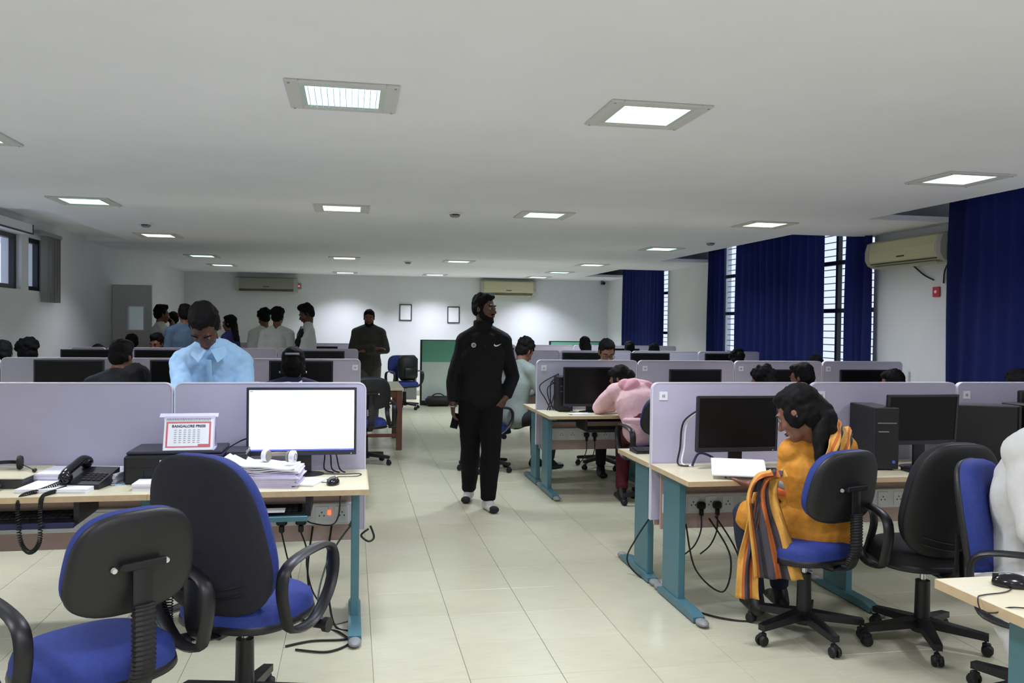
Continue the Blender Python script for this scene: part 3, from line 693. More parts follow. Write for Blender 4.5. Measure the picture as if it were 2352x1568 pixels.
sheaf('thick stack of white paper behind the desk phone', -1.33, 4.60, radians(-8), .42, .24, 7, [PAPER, PAPERP], .006, .007)
sheaf('flat white paper pile under the phone cord at the front edge', -1.36, 4.37, radians(-6), .32, .24, 3, PAPER, .004, .006)
sheaf('small white paper pad below the printer', -.93, 4.33, radians(-2), .17, .14, 3, [PAPER, PAPERP], .003, .01)
sheaf('crumpled clear plastic sheet under the white paper stack', -1.1, 4.53, radians(24), .16, .2, 2, mat('clear plastic sheet', 'b8c6d4', .15), .01, .002, name='plastic_sheet')
# big leaning paper stack with curled sheets
BP = thing('paper_stack', 'tall untidy stack of lilac papers carrying white headphones', 'papers', (-.42, 4.36, ZT), radians(-6)); rnd = random.Random(3); zz = 0
for k in range(15):
    n = 10; vs = []; fs = []; w, d = .34+rnd.uniform(-.015, .015), .22; ox, oy, r = rnd.uniform(-.012, .012)+.0*k, rnd.uniform(-.006, .006), rnd.uniform(-.05, .05); cu = .012*k/14+rnd.uniform(0, .003); t = .0068
    if zz+t > .13: t = .004
    for i in range(n+1):
        for j in range(2):
            for l in range(2):
                u = i/n-.5; zc = zz+max(0, k-4)*.0022*max(0, -u*2)**1.5*2+cu*max(0, -u-.2)*1.5+max(0, k-8)*.0012*sin(u*9+k)
                vs.append((ox+u*w*cos(r)+j*0-(j-.5)*d*sin(r), oy+(j-.5)*d*cos(r)+u*w*sin(r), zc+l*t*.9))
    for i in range(n):
        a = i*4; b = a+4; fs += [[a, b, b+2, a+2], [a+1, b+1, b+3, a+3], [a, b, b+1, a+1], [a+2, b+2, b+3, a+3]]
    fs += [[0, 1, 3, 2], [n*4, n*4+1, n*4+3, n*4+2]]
    m = MB(); m.add(vs, fs); m.build('sheaf', PAPER if k > 11 else PAPERP, BP, 0); zz += t
PZ = ZT+zz
sheaf('white card under the right side of the lilac stack', -.20, 4.38, radians(-18), .11, .2, 2, PAPER, .003, .006)
HP = thing('headphones', 'white over-ear headphones lying on the lilac paper stack', 'headphones', (-.35, 4.37, PZ+.004), radians(-20)); HP.scale = (.8, .8, .8)
m = MB(); m.tube([(.085*cos(a), .075*sin(a), .045) for a in [pi*(.0+i/14) for i in range(15)]], .008, 8, sec=(1.6, .6), side=(0, 0, 1)); m.build('headband', mat('taupe headband', '8a8478', .5), HP)
for s in (-1, 1):
    m = MB(); m.lathe([(0, -.016), (.036, -.016), (.04, -.008), (.04, .012), (.032, .016), (0, .016)], n=20, axis='x', M=T(s*.09, -.006, .042)); E_ = m.build('ear_cup', WHITE, HP, 50)
    m = MB(); m.tube([(s*.108, -.006+.02*cos(a), .042+.02*sin(a)) for a in [i*pi/8 for i in range(16)]], .002, 6, closed=True); m.build('ring_mark', GREY, E_)
    m = MB(); m.lathe([(.014, -.012), (.034, -.012), (.034, .0), (.014, .0)], n=18, axis='x', M=T(s*.066, -.006, .042)); m.build('ear_cushion', mat('taupe headband', '8a8478', .5), E_)
# desk phone
PH = thing('desk_phone', 'black corded desk phone on the left desk', 'phone', (-1.255, 4.45, ZT), radians(-12))
m = MB(); m.prism([(-.11, 0), (.1, 0), (.1, .075), (-.11, .025)], -.1, .1, 'x'); m.build('base', BLACK, PH, 20)
m = MB()
for r in range(4):
    for c in range(4): m.box(-.005+c*.024, .013+c*.024, -.07+r*.022, -.055+r*.022, .037+r*.0052, .043+r*.0052)
m.build('keypad', mat('phone keys', '3c3c40', .5), PH, 0)
m = MB(); hp = bez([(0, -.12, .045), (0, -.1, .075), (0, -.02, .1), (0, .06, .12), (0, .1, .1)], 5); m.tube(hp, [.026]*3+[.022]*(len(hp)-6)+[.026]*3, 10, sec=(1.1, .8), side=(1, 0, 0), M=T(-.062, 0, 0)); m.ell((-.062, -.105, .055), (.032, .036, .03)); m.ell((-.062, .085, .1), (.032, .036, .03)); m.build('handset', mat('glossy black plastic', '101014', .18), PH, 60)
cp = bez([(-.062, -.12, .04), (-.12, -.2, .012), (-.16, -.29, .0), (-.165, -.315, -.06), (-.15, -.315, -.2), (-.11, -.31, -.25), (-.07, -.305, -.2), (-.07, -.30, -.06), (-.065, -.285, .0), (-.05, -.2, .01), (-.045, -.13, .012)], 36)
hel = []; prev = V((0, 0, 1)); n = len(cp)
for i in range(n-1):
    t = (cp[i+1]-cp[i]).normalized(); a = (prev-t*prev.dot(t)).normalized(); prev = a; b = t.cross(a)
    for k in range(3):
        q = cp[i].lerp(cp[i+1], k/3); an = (i*3+k)*2*pi/9
        hel.append(q+(a*cos(an)+b*sin(an))*.0085)
m = MB(); m.tube(hel, .0028, 5); m.build('coiled_cord', CABLE, PH)
# flat case with headset at the left edge
FC = thing('flat_case', 'flat cream case with dark side at the left edge under a headset', 'box', (-1.72, 4.6, ZT), radians(-4))
m = MB(); m.box(-.2, .2, -.2, .16, 0, .045, b=.004); m.build('case_body', mat('dark grey plastic', '3a3a3c', .5), FC)
m = MB(); m.box(-.205, .205, -.204, .164, .045, .053, b=.003); m.build('case_lid', TOP, FC)
HS = thing('headset', 'black headset with boom microphone on the flat case', 'headset', (-1.68, 4.62, ZT+.053), radians(10))
m = MB(); m.tube([(.07*cos(a)-.02, .07*sin(a), .03) for a in [pi*(.05+.9*i/14) for i in range(15)]], .006, 8, sec=(1.5, .7), side=(0, 0, 1)); m.build('headband', BLACK, HS)
for s in (-1, 1):
    m = MB(); m.lathe([(0, -.012), (.032, -.012), (.036, 0), (.03, .012), (0, .012)], n=18, axis='x', M=T(-.02+s*.07, 0, .036)); m.build('ear_cup', BLACKM, HS, 50)
m = MB(); m.tube(bez([(.05, -.01, .03), (.09, -.05, .02), (.125, -.1, .012)]), .0025, 6); m.ell((.13, -.108, .011), (.012, .014, .01)); m.build('boom_microphone', BLACK, HS)
DV = thing('paper_punch', 'dark rounded desk device cut by the left edge', 'device', (-1.72, 4.33, ZT))
m = MB(); m.box(-.12, .1, -.05, .06, 0, .04, b=.018); m.build('body', mat('dark grey plastic', '3a3a3c', .5), DV, 50)
m = MB(); m.box(-.1, .08, -.056, -.05, .01, .03, b=.002); m.build('front_strip', STEEL, DV)
# plugs and cables under the left desk
for k, x in enumerate((-.46, -.36, -.26)):
    G = thing('power_plug', 'black power plug with hanging lead under the left desk, %s from the left' % ORD[k], 'plug', (x, 4.685, .49))
    m = MB(); m.box(-.028, .028, -.045, 0, -.02, .022, b=.008); m.box(-.014, .014, -.04, -.015, -.06, -.02, b=.006); m.build('plug_body', BLACK, G)
    m = MB(); m.tube(bez([(0, -.028, -.06), (.01+.01*k, -.03, -.15), (.05-.01*k, .01, -.26), (.06, .04, -.40), (.12, .0, -.483)], 7), .0045, 6); m.build('lead', CABLE, G)
m = MB(); m.tube(bez([(-.05, 4.25, .70), (-.06, 4.35, .58), (-.1, 4.5, .50), (-.2, 4.6, .49), (-.24, 4.66, .5)], 8), .004, 6); tag(m.build('mouse_lead', CABLE), 'thin black lead looping under the left desk by the orange switch', 'cable')
m = MB(); m.box(-.122, -.104, 4.676, 4.684, .515, .54, b=.002); tag(m.build('rocker_switch', mat('orange switch light', 'ff8a60', .4, emit=('ff7040', 1.2))), 'lit orange switch on the left power strip', 'switch')
nc = thing('network_cable', 'grey network cable with plug hanging below the left desk', 'cable', (0, 0, 0))
m = MB(); m.tube(bez([(-.0, 4.6, .47), (-.06, 4.55, .40), (-.12, 4.5, .3), (-.16, 4.45, .12), (-.1, 4.42, .008), (.05, 4.5, .008)], 8), .005, 6); m.build('lead', mat('grey cable', '5a6a68', .5), nc)
m = MB(); m.box(-.012, .012, -.01, .01, 0, .05, M=T(0, 4.605, .465) @ RY(.5)); m.build('connector', mat('grey cable', '5a6a68', .5), nc)
for k, pts in enumerate(([(-.2, 4.7, .45), (-.22, 4.6, .2), (-.15, 4.45, .008), (-.05, 4.3, .008), (.0, 4.15, .008), (-.1, 4.05, .008), (-.25, 4.1, .008)], [(-.1, 4.7, .45), (-.12, 4.6, .25), (-.08, 4.4, .02), (.02, 4.3, .008), (-.02, 4.2, .008), (-.18, 4.2, .008), (-.3, 4.15, .008)])):
    m = MB(); m.tube(bez(pts, 8), .0055, 6); tag(m.build('floor_cable', CABLE), 'black cable trailing on the floor under the left desk, %s' % ('outer loop' if k == 0 else 'inner loop'), 'cable')
for k, pts in enumerate(([(1.79, 4.86, .42), (1.72, 4.95, .25), (1.70, 5.05, .1), (1.76, 5.0, .01), (1.82, 4.8, .008)], [(1.9, 4.6, .42), (1.9, 4.45, .2), (2.02, 4.35, .1), (2.05, 4.33, .3), (2.02, 4.55, .46)], [(2.08, 4.6, .46), (2.14, 4.45, .3), (2.18, 4.3, .05), (2.1, 4.15, .008), (1.95, 4.2, .008), (1.84, 4.35, .008)])):
    m = MB(); m.tube(bez(pts, 8), .005, 6); tag(m.build('floor_cable', CABLE), ['black cable loops between the two teal legs on the right', 'black cable hanging in a loop right of the teal leg', 'black cable curving along the floor right of the teal foot'][k], 'cable')
for k, (x, Y) in enumerate(((2.02, 4.78), (2.12, 4.78), (2.22, 7.97), (2.3, 7.97))):
    G = thing('power_plug', ['black plug in the right desk power strip, beside the knee', 'black plug in the right desk power strip, hidden by the knee', 'left black plug under the pink hoodie desk', 'right black plug under the pink hoodie desk'][k], 'plug', (x, Y-.095, .51))
    m = MB(); m.box(-.025, .025, -.04, 0, -.022, .022, b=.01); m.box(-.012, .012, -.036, -.012, -.06, -.02, b=.005); m.build('plug_body', BLACK, G)
    m = MB(); m.tube(bez([(0, -.025, -.06), (.0, -.02, -.15), (-.03, .0, -.24), (-.08, .03, -.3)], 7), .0045, 6); m.build('lead', CABLE, G)
cb = thing('cable_bundle', 'tangle of black cables on the board left of the pink hoodie monitor', 'cable', (1.86, 7.86, ZT))
rnd = random.Random(5)
for k in range(5):
    m = MB(); a = rnd.uniform(-.1, .08); m.tube(bez([(.02*k-.03, .0, .005), (a*.4, .02, .1), (a, .04, .2+rnd.uniform(0, .08)), (.09, .05, .28+rnd.uniform(-.1, .08))], 7), .005, 6); m.build('lead', CABLE, cb)
for k, (x, c1) in enumerate(((1.9, CABLE), (1.925, WHITE))):
    m = MB(); m.tube(bez([(x+.07, 4.6, 1.08), (x-.0, 4.66, 1.0), (x-.01, 4.68, .85), (x-.03, 4.66, .76), (x+.02, 4.62, .752)], 8), .0055, 6); tag(m.build('monitor_cable', c1), ['black', 'white'][k]+' cable hanging behind the monitor of the woman in orange', 'cable')
m = MB(); m.tube(bez([(1.94, 4.62, .75), (1.99, 4.64, .82), (2.06, 4.6, .80), (2.09, 4.55, .75)], 8), .007, 6); tag(m.build('monitor_cable', DKBLUE), 'dark cable loop at the foot of the orange woman\'s monitor', 'cable')
for k, x in enumerate((-.14, -.11, -.08)):
    m = MB(); m.tube(bez([(x-.03, 4.64, .95), (x, 4.67, .85), (x+.01*k, 4.65, .77), (x+.05, 4.63, .752)], 7), .004, 6); tag(m.build('monitor_cable', CABLE), 'black cable behind the foot of the lit monitor, %s from the left' % ORD[k], 'cable')
m = MB(); m.tube(bez([(-.62, 4.62, .9), (-.56, 4.66, .93), (-.48, 4.66, .95)], 7), .004, 6); tag(m.build('printer_cable', CABLE), 'black cable rising from the printer to the lit monitor', 'cable')
m = MB(); m.tube(bez([(.11, 4.8, .42), (.13, 4.78, .36), (.1, 4.77, .34), (.06, 4.79, .37), (.1, 4.81, .40)], 7), .006, 6); tag(m.build('coiled_cable', CABLE), 'small coil of black cable at the foot of the left partition end', 'cable')
# ---------------------------------------------------------------- things on the other desks
so = sheaf('white printout the woman in orange is reading', 2.06, 4.27, radians(-22), .28, .21, 2, PAPER, .003, .004, z=ZT+.05); so.rotation_euler[0] = .28
sheaf('folded white papers beside the pink hoodie elbow', 2.06, 7.52, radians(8), .2, .08, 2, PAPER, .01, .006)
sheaf('single white sheet on the brown table', .36, 11.2, radians(5), .21, .29, 1, PAPER, .002, .003, z=.765)
sheaf('white paper slip leaning before the grey-edged tower', 3.93, 4.3, radians(15), .12, .1, 2, PAPER, .004, .004)
sheaf('white papers on the teal keyboard tray', -.38, 4.22, 0, .14, .06, 2, PAPER, .003, .004, z=.64)
# brown wooden table beside the aisle
WT = thing('wooden_table', 'brown wooden table with pale top beside the aisle', 'table', (.36, 11.1, 0))
wt0, wt1, wd = -.25, .27, .62
m = MB(); m.box(wt0, wt1, -wd, wd, .735, .765, b=.004); m.build('tabletop', TOP, WT)
m = MB(); m.box(wt0+.02, wt1-.02, -wd+.03, -wd+.05, .65, .735); m.box(wt0+.02, wt1-.02, wd-.05, wd-.03, .65, .735); m.box(wt1-.05, wt1-.03, -wd+.05, wd-.05, .65, .735); m.box(wt0+.03, wt0+.05, -wd+.05, wd-.05, .65, .735); m.build('apron', WOOD, WT, 0)
for a in (wt0+.05, wt1-.05):
    for b in (-wd+.05, wd-.05):
        m = MB(); m.box(a-.035, a+.035, b-.035, b+.035, 0, .735, b=.004); m.build('leg', WOOD, WT)
for z in (.16, .31):
    m = MB(); m.box(wt0+.07, wt1-.07, -wd+.035, -wd+.065, z, z+.04); m.build('stretcher', WOOD, WT, 0)
# green and white free-standing partitions at the back
def green_screen(lab, x0, x1, y, h):
    G = thing('green_partition', lab, 'partition', ((x0+x1)/2, y, 0)); w = (x1-x0)/2
    m = MB(); m.box(-w, -w+.035, -.025, .025, 0, h); m.box(w-.035, w, -.025, .025, 0, h); m.box(-w+.035, w-.035, -.025, .025, h-.012, h); m.box(-w+.035, w-.035, -.03, .03, 0, .09); m.build('frame', FRAME, G, 0)
    m = MB(); m.box(-w+.035, w-.035, -.018, .018, h*.66, h-.012); m.build('fabric_panel', GREEN, G, 0)
    m = MB(); m.box(-w+.035, w-.035, -.016, .016, .09, h*.66); m.build('board_panel', PALEG, G, 0)
    return G
green_screen('green and white partition with dark frame left of the walking man', 1.29, 2.45, 16.35, 1.26)
green_screen('green partition strip behind the far right row', 3.98, 5.25, 17.0, 1.245)
BG = thing('floor_bag', 'black bag lying at the foot of the green partition', 'bag', (1.62, 16.15, 0))
m = MB(); m.box(-.24, .26, -.13, .12, 0, .19, b=.06); m.build('bag_body', BLACKM, BG, 60)
m = MB(); m.tube(bez([(-.12, 0, .18), (-.05, 0, .23), (.06, 0, .23), (.13, 0, .18)]), .012, 6); m.build('handle', BLACK, BG)
LB = thing('leaning_board', 'grey board leaning on the back wall left of the green partition', 'board', (1.12, 17.6, 0))
m = MB(); m.box(-.05, .2, -.01, .01, 0, .85, M=RX(-.06)); m.build('board', GREY, LB, 0)
m = MB(); m.box(-.05, .2, -.014, -.01, .8, .85, M=RX(-.06)); m.build('edge_strip', PEDGE, LB, 0)

# ================================================================ chairs
def arm_loop(s):
    pts = [(-.12, .43), (.02, .42), (.13, .5), (.17, .6), (.14, .68), (.02, .695), (-.14, .67), (-.18, .6), (-.16, .5)]
    P = [V((s*.29, y, z)) for y, z in pts]; out = []; n = len(P)
    for i in range(n):
        p0, p1, p2, p3 = P[i-1], P[i], P[(i+1) % n], P[(i+2) % n]
        for k in range(4):
            t = k/4; out.append(.5*((2*p1)+(p2-p0)*t+(2*p0-5*p1+4*p2-p3)*t*t+(3*p1-p0-3*p2+p3)*t**3))
    return MB().tube(out, .02, 8, closed=True, sec=(1.35, .65), side=(1, 0, 0))
def make_chair(label, tall=False, wb=.44, hb=.36, zb=.80, shell=None, cushion=None, arms=(-1, 1), spring=False, lean=10, group=None, seat=None):
    C = thing('office_chair', label, 'chair', (0, 0, 0), 0, group); sh = shell or SHELL; cu = cushion or BLUE
    if 'leg' not in CH:
        m = MB(); m.prism([(-.032, .04), (.032, .04), (.02, .29), (-.02, .29)], .075, .105); m.v = [(x, y, z+(.28-y)*.12*(1 if z > .09 else .6)) for x, y, z in m.v]; CH['leg'] = m.mesh('leg', BLACK, 0)
        m = MB()
        for s in (-1, 1): m.lathe([(0, s*.006), (.024, s*.006), (.027, s*.012), (.022, s*.024), (0, s*.026)], n=16, axis='x', M=T(0, .285, .027))
        m.box(-.012, .012, .262, .30, .03, .062, b=.004); m.tube([(0, .277, .05), (0, .277, .085)], .006, 6); CH['caster'] = m.mesh('caster', BLACKM)
        m = MB(); m.lathe([(0, .07), (.05, .07), (.055, .085), (.045, .13), (.03, .14), (0, .14)], n=20); CH['hub'] = m.mesh('hub', BLACK)
        m = MB(); m.lathe([(0, .12), (.037, .12), (.034, .32), (0, .32)], n=18); CH['column'] = m.mesh('column', BLACK)
        m = MB(); m.lathe([(0, .32), (.014, .32), (.014, .405), (0, .405)], n=14); CH['gas_lift'] = m.mesh('gas_lift', CHROME)
        m = MB(); m.box(-.1, .1, -.16, .1, .40, .425, b=.004); m.box(-.04, .04, -.2, .06, .38, .41, b=.01); CH['mechanism'] = m.mesh('mechanism', BLACK)
        m = MB(); m.tube([(.05, .05, .405), (.3, .05, .40)], .006, 8); CH['lever'] = m.mesh('lever', CHROME)
        m = MB(); m.lathe([(0, .28), (.018, .28), (.018, .32), (.028, .325), (.028, .345), (0, .345)], n=16, axis='x', M=T(0, .05, .40)); CH['knob'] = m.mesh('knob', BLACK)
        for s in (-1, 1): CH['arm%d' % s] = arm_loop(s).mesh('armrest', BLACK, 60)
        m = MB(); m.pad(.48, .46, .05, M=T(0, .02, .415) @ RX(pi/2), ex=2.7, bulge=.25, n=44); CH['shell0'] = m.mesh('seat_shell', BLACK, 60)
        m = MB(); m.pad(.47, .45, .08, M=T(0, .02, .425) @ RX(pi/2), ex=2.7, bulge=.2, n=44, back=.02); CH['seat_B'] = m.mesh('seat', BLUE, 60)
    def put(nm, me, par=C):
        o = bpy.data.objects.new(nm, me); COL.objects.link(o); o.parent = par; return o
    for k in range(5):
        l = put('leg', CH['leg']); l.rotation_euler = (0, 0, 2*pi*k/5+.3); put('caster', CH['caster'], l)
    for nm in ('hub', 'column', 'gas_lift', 'mechanism'): put(nm, CH[nm])
    lv = put('lever', CH['lever']); put('knob', CH['knob'], lv)
    put('seat_shell', CH['shell0'])
    if seat: q = CH['seat_B'].copy(); q.materials.clear(); q.materials.append(seat); put('seat', q)
    else: put('seat', CH['seat_B'])
    A = T(0, -.25, zb) @ RX(radians(lean)); cv = .55
    m = MB(); m.pad(wb, hb, .035, M=A @ RZ(pi), ex=3.0, bulge=.35, curv=-cv, taper=-.10 if not tall else -.14, n=48, back=.3); m.build('back_shell', sh, C, 60)
    m = MB(); m.pad(wb-.005, hb-.005, .06 if not tall else .08, M=A @ T(0, .006, 0), ex=3.0, bulge=.3, curv=cv, taper=-.10 if not tall else -.14, n=48, back=.1); m.build('backrest', cu, C, 60)
    zl = zb-(hb*.1 if not tall else .14)
    yb = -.25-.05
    if not tall:
        m = MB(); m.tube(bez([(0, -.12, .405), (0, -.24, .40), (0, -.295, .45), (0, -.30, .58), (0, yb-.0, zb+.0)], 6), .022, 8, sec=(1.4, .35), side=(1, 0, 0)); m.build('back_bar', BLACK, C, 60)
        m = MB(); path = bez([(0, -.27, .43), (0, -.302, .5), (0, -.305, .6), (0, -.302, zb-.12)], 14); m.tube(path, [(.036 if i % 2 else .03) for i in range(len(path))], 10, sec=(1.15, .55), side=(1, 0, 0)); m.build('bellows', BLACKM, C, 0)
        m = MB(); m.box(-.07, .07, yb-.012, yb+.012, zb-.012, zb+.012, b=.004); m.build('bracket', BLACK, C)
        for s in (-1, 1):
            m = MB(); m.lathe([(0, -.006), (.008, -.006), (.009, .004), (0, .004)], n=10, axis='y', M=A @ T(s*.082, -.036, 0)); m.build('bolt', BOLT, C)
    else:
        m = MB(); m.tube(bez([(0, -.12, .405), (0, -.22, .40), (0, -.285, .44), (0, -.30, .54), (0, -.30, zl)], 6), .03, 8, sec=(1.3, .4), side=(1, 0, 0)); m.build('back_bar', BLACK, C, 60)
        for dz in (-.20, -.235):
            m = MB(); pts = [(x, -.0375-cv*0-.004+ -.02*(1-(x/.2)**2)*0, dz+hb*0+.035*(abs(x)/.16)**1.5) for x in [-.16+.02*i for i in range(17)]]
            m.tube([A @ V((x, cv*x*x-.030, z)) for x, y, z in pts], .0025, 5); m.build('seam', BLACKM, C)
    if spring:
        m = MB(); hp = []
        path = bez([(-.12, -.27, .72), (-.125, -.275, .58), (-.12, -.28, .45), (-.08, -.27, .40), (-.03, -.2, .40)], 14)
        for i in range(len(path)-1):
            t = (path[i+1]-path[i]).normalized(); a = t.orthogonal().normalized(); b = t.cross(a)
            for k in range(6): hp.append(path[i].lerp(path[i+1], k/6)+(a*cos(k*pi/3)+b*sin(k*pi/3))*.016)
        m.tube(hp[180 if len(hp) > 400 else len(hp)//4:], .0022, 5); m.tube([(-.12, -.27, .72), (-.125, -.275, .60)], .003, 5); m.build('cable_spring', STEEL, C)
    if arms:
        for s in arms: put('armrest', CH['arm%d' % s])
    return C
CH = {}
def setb(C, px, py, Yb, deg):
    p = at(px, py, Y=Yb); a = radians(deg); return setc(C, p.x-.27*sin(a), p.y+.27*cos(a), deg)
def setc(C, x, y, deg): C.location = (x, y, 0); C.rotation_euler = (0, 0, radians(deg)); return C
setb(make_chair('low-backed blue chair at the bottom left, shell back with two white bolts', wb=.40, hb=.33, zb=.815), 318, 1288, 2.74, 40)
setc(make_chair('tall-backed blue chair with loop armrests before the left desk', tall=True, wb=.5, hb=.62, zb=.775, shell=SHELLF, spring=True, lean=12), -.40, 3.42, -30)
setb(make_chair('blue chair the woman in orange sits on', wb=.46, hb=.36, zb=.80, arms=(1,)), 1955, 1121, 3.66, 19)
setc(make_chair('all black tall-backed chair right of the orange woman\'s chair', tall=True, wb=.46, hb=.56, zb=.76, shell=BLACKM, cushion=mat('black chair fabric', '18181c', .8), seat=mat('black chair fabric', '18181c', .8)), 2.78, 3.72, -4)
setc(make_chair('blue chair at the right edge under the person in white', tall=True, wb=.48, hb=.52, zb=.745), 2.77, 2.98, -146)
pk = setc(make_chair('blue chair under the person in the pink hoodie', wb=.46, hb=.36, zb=.80), 2.62, 7.05, 4)
proto = pk
TC = setc(make_chair('tall chair with white towel under the woman with the hair clip', tall=True, hb=.56, zb=.80), -.56, 6.88, 0)
for (x, y, a, lb) in ((1.42, 8.95, -75, 'blue chair under the man in grey behind the walking man'), (.15, 9.5, 12, 'blue chair with dark back tucked at the brown wooden table'),
                      (2.72, 9.0, 178, 'blue chair under the spectacled man behind the second right board'),
                      (3.57, 6.38, 5, 'chair under the curly-haired person, second row right'), (4.27, 6.98, -4, 'chair under the person with red collar, second row right'),
                      (5.15, 6.95, 0, 'chair under the woman by the wall, second row right'), (-1.55, 6.95, 0, 'chair under the person in dark clothes, second row left'),
                      (9, 9, 9, None)):
    if lb: dup(proto, (x, y, 0), radians(a), lb)
fc = dup(proto, (.95, 15.6, 0), radians(205), 'blue chair with a black backpack near the back wall')
BPK = thing('backpack', 'black backpack slumped on the far blue chair', 'bag', (1.02, 15.48, .53), radians(205))
m = MB(); m.box(-.19, .19, -.14, .06, 0, .46, b=.07); m.build('bag_body', BLACKM, BPK, 60)
m = MB(); m.box(-.13, .13, .06, .1, .04, .24, b=.03); m.build('front_pocket', BLACK, BPK, 60)
for s in (-1, 1):
    m = MB(); m.tube(bez([(s*.09, -.1, .44), (s*.1, -.19, .36), (s*.11, -.18, .15), (s*.12, -.12, .05)]), .016, 6, sec=(1.4, .5)); m.build('strap', BLACK, BPK)

# white towel over the back of the tall chair
tw = MB(); vs = []; fs = []; prof = [(-.09, .80), (-.088, .95), (-.084, 1.05), (-.06, 1.092), (-.02, 1.098), (.02, 1.075), (.03, 1.0), (.03, .92)]
for i in range(13):
    x = -.19+.38*i/12
    for y, z in prof: vs.append((x, -.315+y+.035*1+.5*x*x+.004*sin(i*2.1), z+.01*sin(i*.9)+(.03*max(0, (x-.15)/.04) if z > 1.05 else 0)))
n = len(prof)
for i in range(12):
    for j in range(n-1): fs.append([i*n+j, i*n+j+1, (i+1)*n+j+1, (i+1)*n+j])
tw.add(vs, fs); to = tw.build('chair_towel', mat('pale blue white towel', 'c9d2e8', .9, var=.03, scale=60, bump=.3), None, 80, loc=(-.56, 6.88, 0)); md = to.modifiers.new('thick', 'SOLIDIFY'); md.thickness = .008
tag(to, 'pale towel hung over the tall chair back below the hair clip', 'towel')
# ================================================================ people
DG = bpy.context.evaluated_depsgraph_get
def skinmesh(name, mb, voxel, smooth=3, wr=0., fr=9., seed=0, clipf=None):
    "one continuous surface grown round overlapping tapered volumes"
    me = bpy.data.meshes.new(name); me.from_pydata(mb.v, [], mb.f)
    bm = bmesh.new(); bm.from_mesh(me); bmesh.ops.recalc_face_normals(bm, faces=bm.faces); bm.to_mesh(me); bm.free()
    o = bpy.data.objects.new(name, me); COL.objects.link(o)
    r = o.modifiers.new('r', 'REMESH'); r.mode = 'VOXEL'; r.voxel_size = voxel
    s = o.modifiers.new('s', 'SMOOTH'); s.iterations = smooth; s.factor = .5
    bpy.context.view_layer.update()
    out = bpy.data.meshes.new_from_object(o.evaluated_get(DG())); bpy.data.objects.remove(o); bpy.data.meshes.remove(me)
    out.name = name
    if wr:
        n = len(out.vertices); co = np.empty(n*3, np.float32); no = np.empty(n*3, np.float32)
        out.vertices.foreach_get('co', co); out.vertex_normals.foreach_get('vector', no); co = co.reshape(-1, 3); no = no.reshape(-1, 3)
        d = np.array([mnoise.noise(V((c[0]*fr+seed, c[1]*fr, c[2]*fr*.8)))+.5*abs(mnoise.noise(V((c[0]*fr*2.3, c[1]*fr*2.3+seed, c[2]*fr*1.6)))) for c in co.tolist()])
        co += no*(d*wr)[:, None].astype(np.float32); out.vertices.foreach_set('co', co.ravel())
    out.polygons.foreach_set('use_smooth', [True]*len(out.polygons)); out.update()
    return out
def link(name, me, m, parent=None, label=None):
    me.materials.clear(); me.materials.append(m); o = bpy.data.objects.new(name, me); COL.objects.link(o)
    if parent is not None: o.parent = parent
    if label: o['label'] = label
    return o
def head_matrix(c, yaw, pitch, roll=0., s=1.):
    "yaw 0 = looking away from the camera (+y), pitch > 0 looks down"
    return Matrix.Translation(V(c)) @ RZ(yaw) @ RX(-pitch) @ RY(roll) @ Matrix.Scale(s, 4)
def add_head(mb, H):
    e = lambda c, r: mb.ell((0, 0, 0), r, M=H @ T(*c), n=18, m=12)
    e((0, -.015, .03), (.076, .095, .089)); e((0, .03, -.02), (.062, .06, .085)); e((0, .035, -.078), (.048, .045, .035)); e((0, .068, -.102), (.02, .02, .018))
    mb.cone((0, .084, .008), (0, .108, -.032), .008, .0125, M=H, n=10); e((-.011, .098, -.036), (.009, .01, .008)); e((.011, .098, -.036), (.009, .01, .008))
    mb.cone((-.04, .076, .024), (.04, .076, .024), .011, .011, M=H, n=10); e((0, .076, -.064), (.024, .018, .009))
    for s in (-1, 1):
        e((s*.04, .06, -.03), (.02, .022, .02)); e((s*.079, -.01, -.008), (.008, .019, .031))
def face_parts(H, par, brow=True):
    for s in (-1, 1):
        m = MB(); m.ell((0, 0, 0), (.0122, .0122, .0112), M=H @ T(s*.031, .0745, .002), n=12, m=8); E_ = m.build('eye', EYEW, par, 80)
        m = MB(); m.ell((0, 0, 0), (.0062, .003, .0062), M=H @ T(s*.031, .0862, .001), n=10, m=6); m.build('iris', IRIS, E_, 80)
        if brow:
            m = MB(); m.tube([H @ V(p) for p in ((s*.014, .092, .021), (s*.034, .09, .028), (s*.054, .074, .021))], [.004, .0048, .003], 6); m.build('eyebrow', HAIR, par, 80)
    m = MB(); m.ell((0, 0, 0), (.021, .008, .0045), M=H @ T(0, .0915, -.061)); m.ell((0, 0, 0), (.018, .008, .005), M=H @ T(0, .09, -.069)); m.build('mouth', LIP, par, 80)
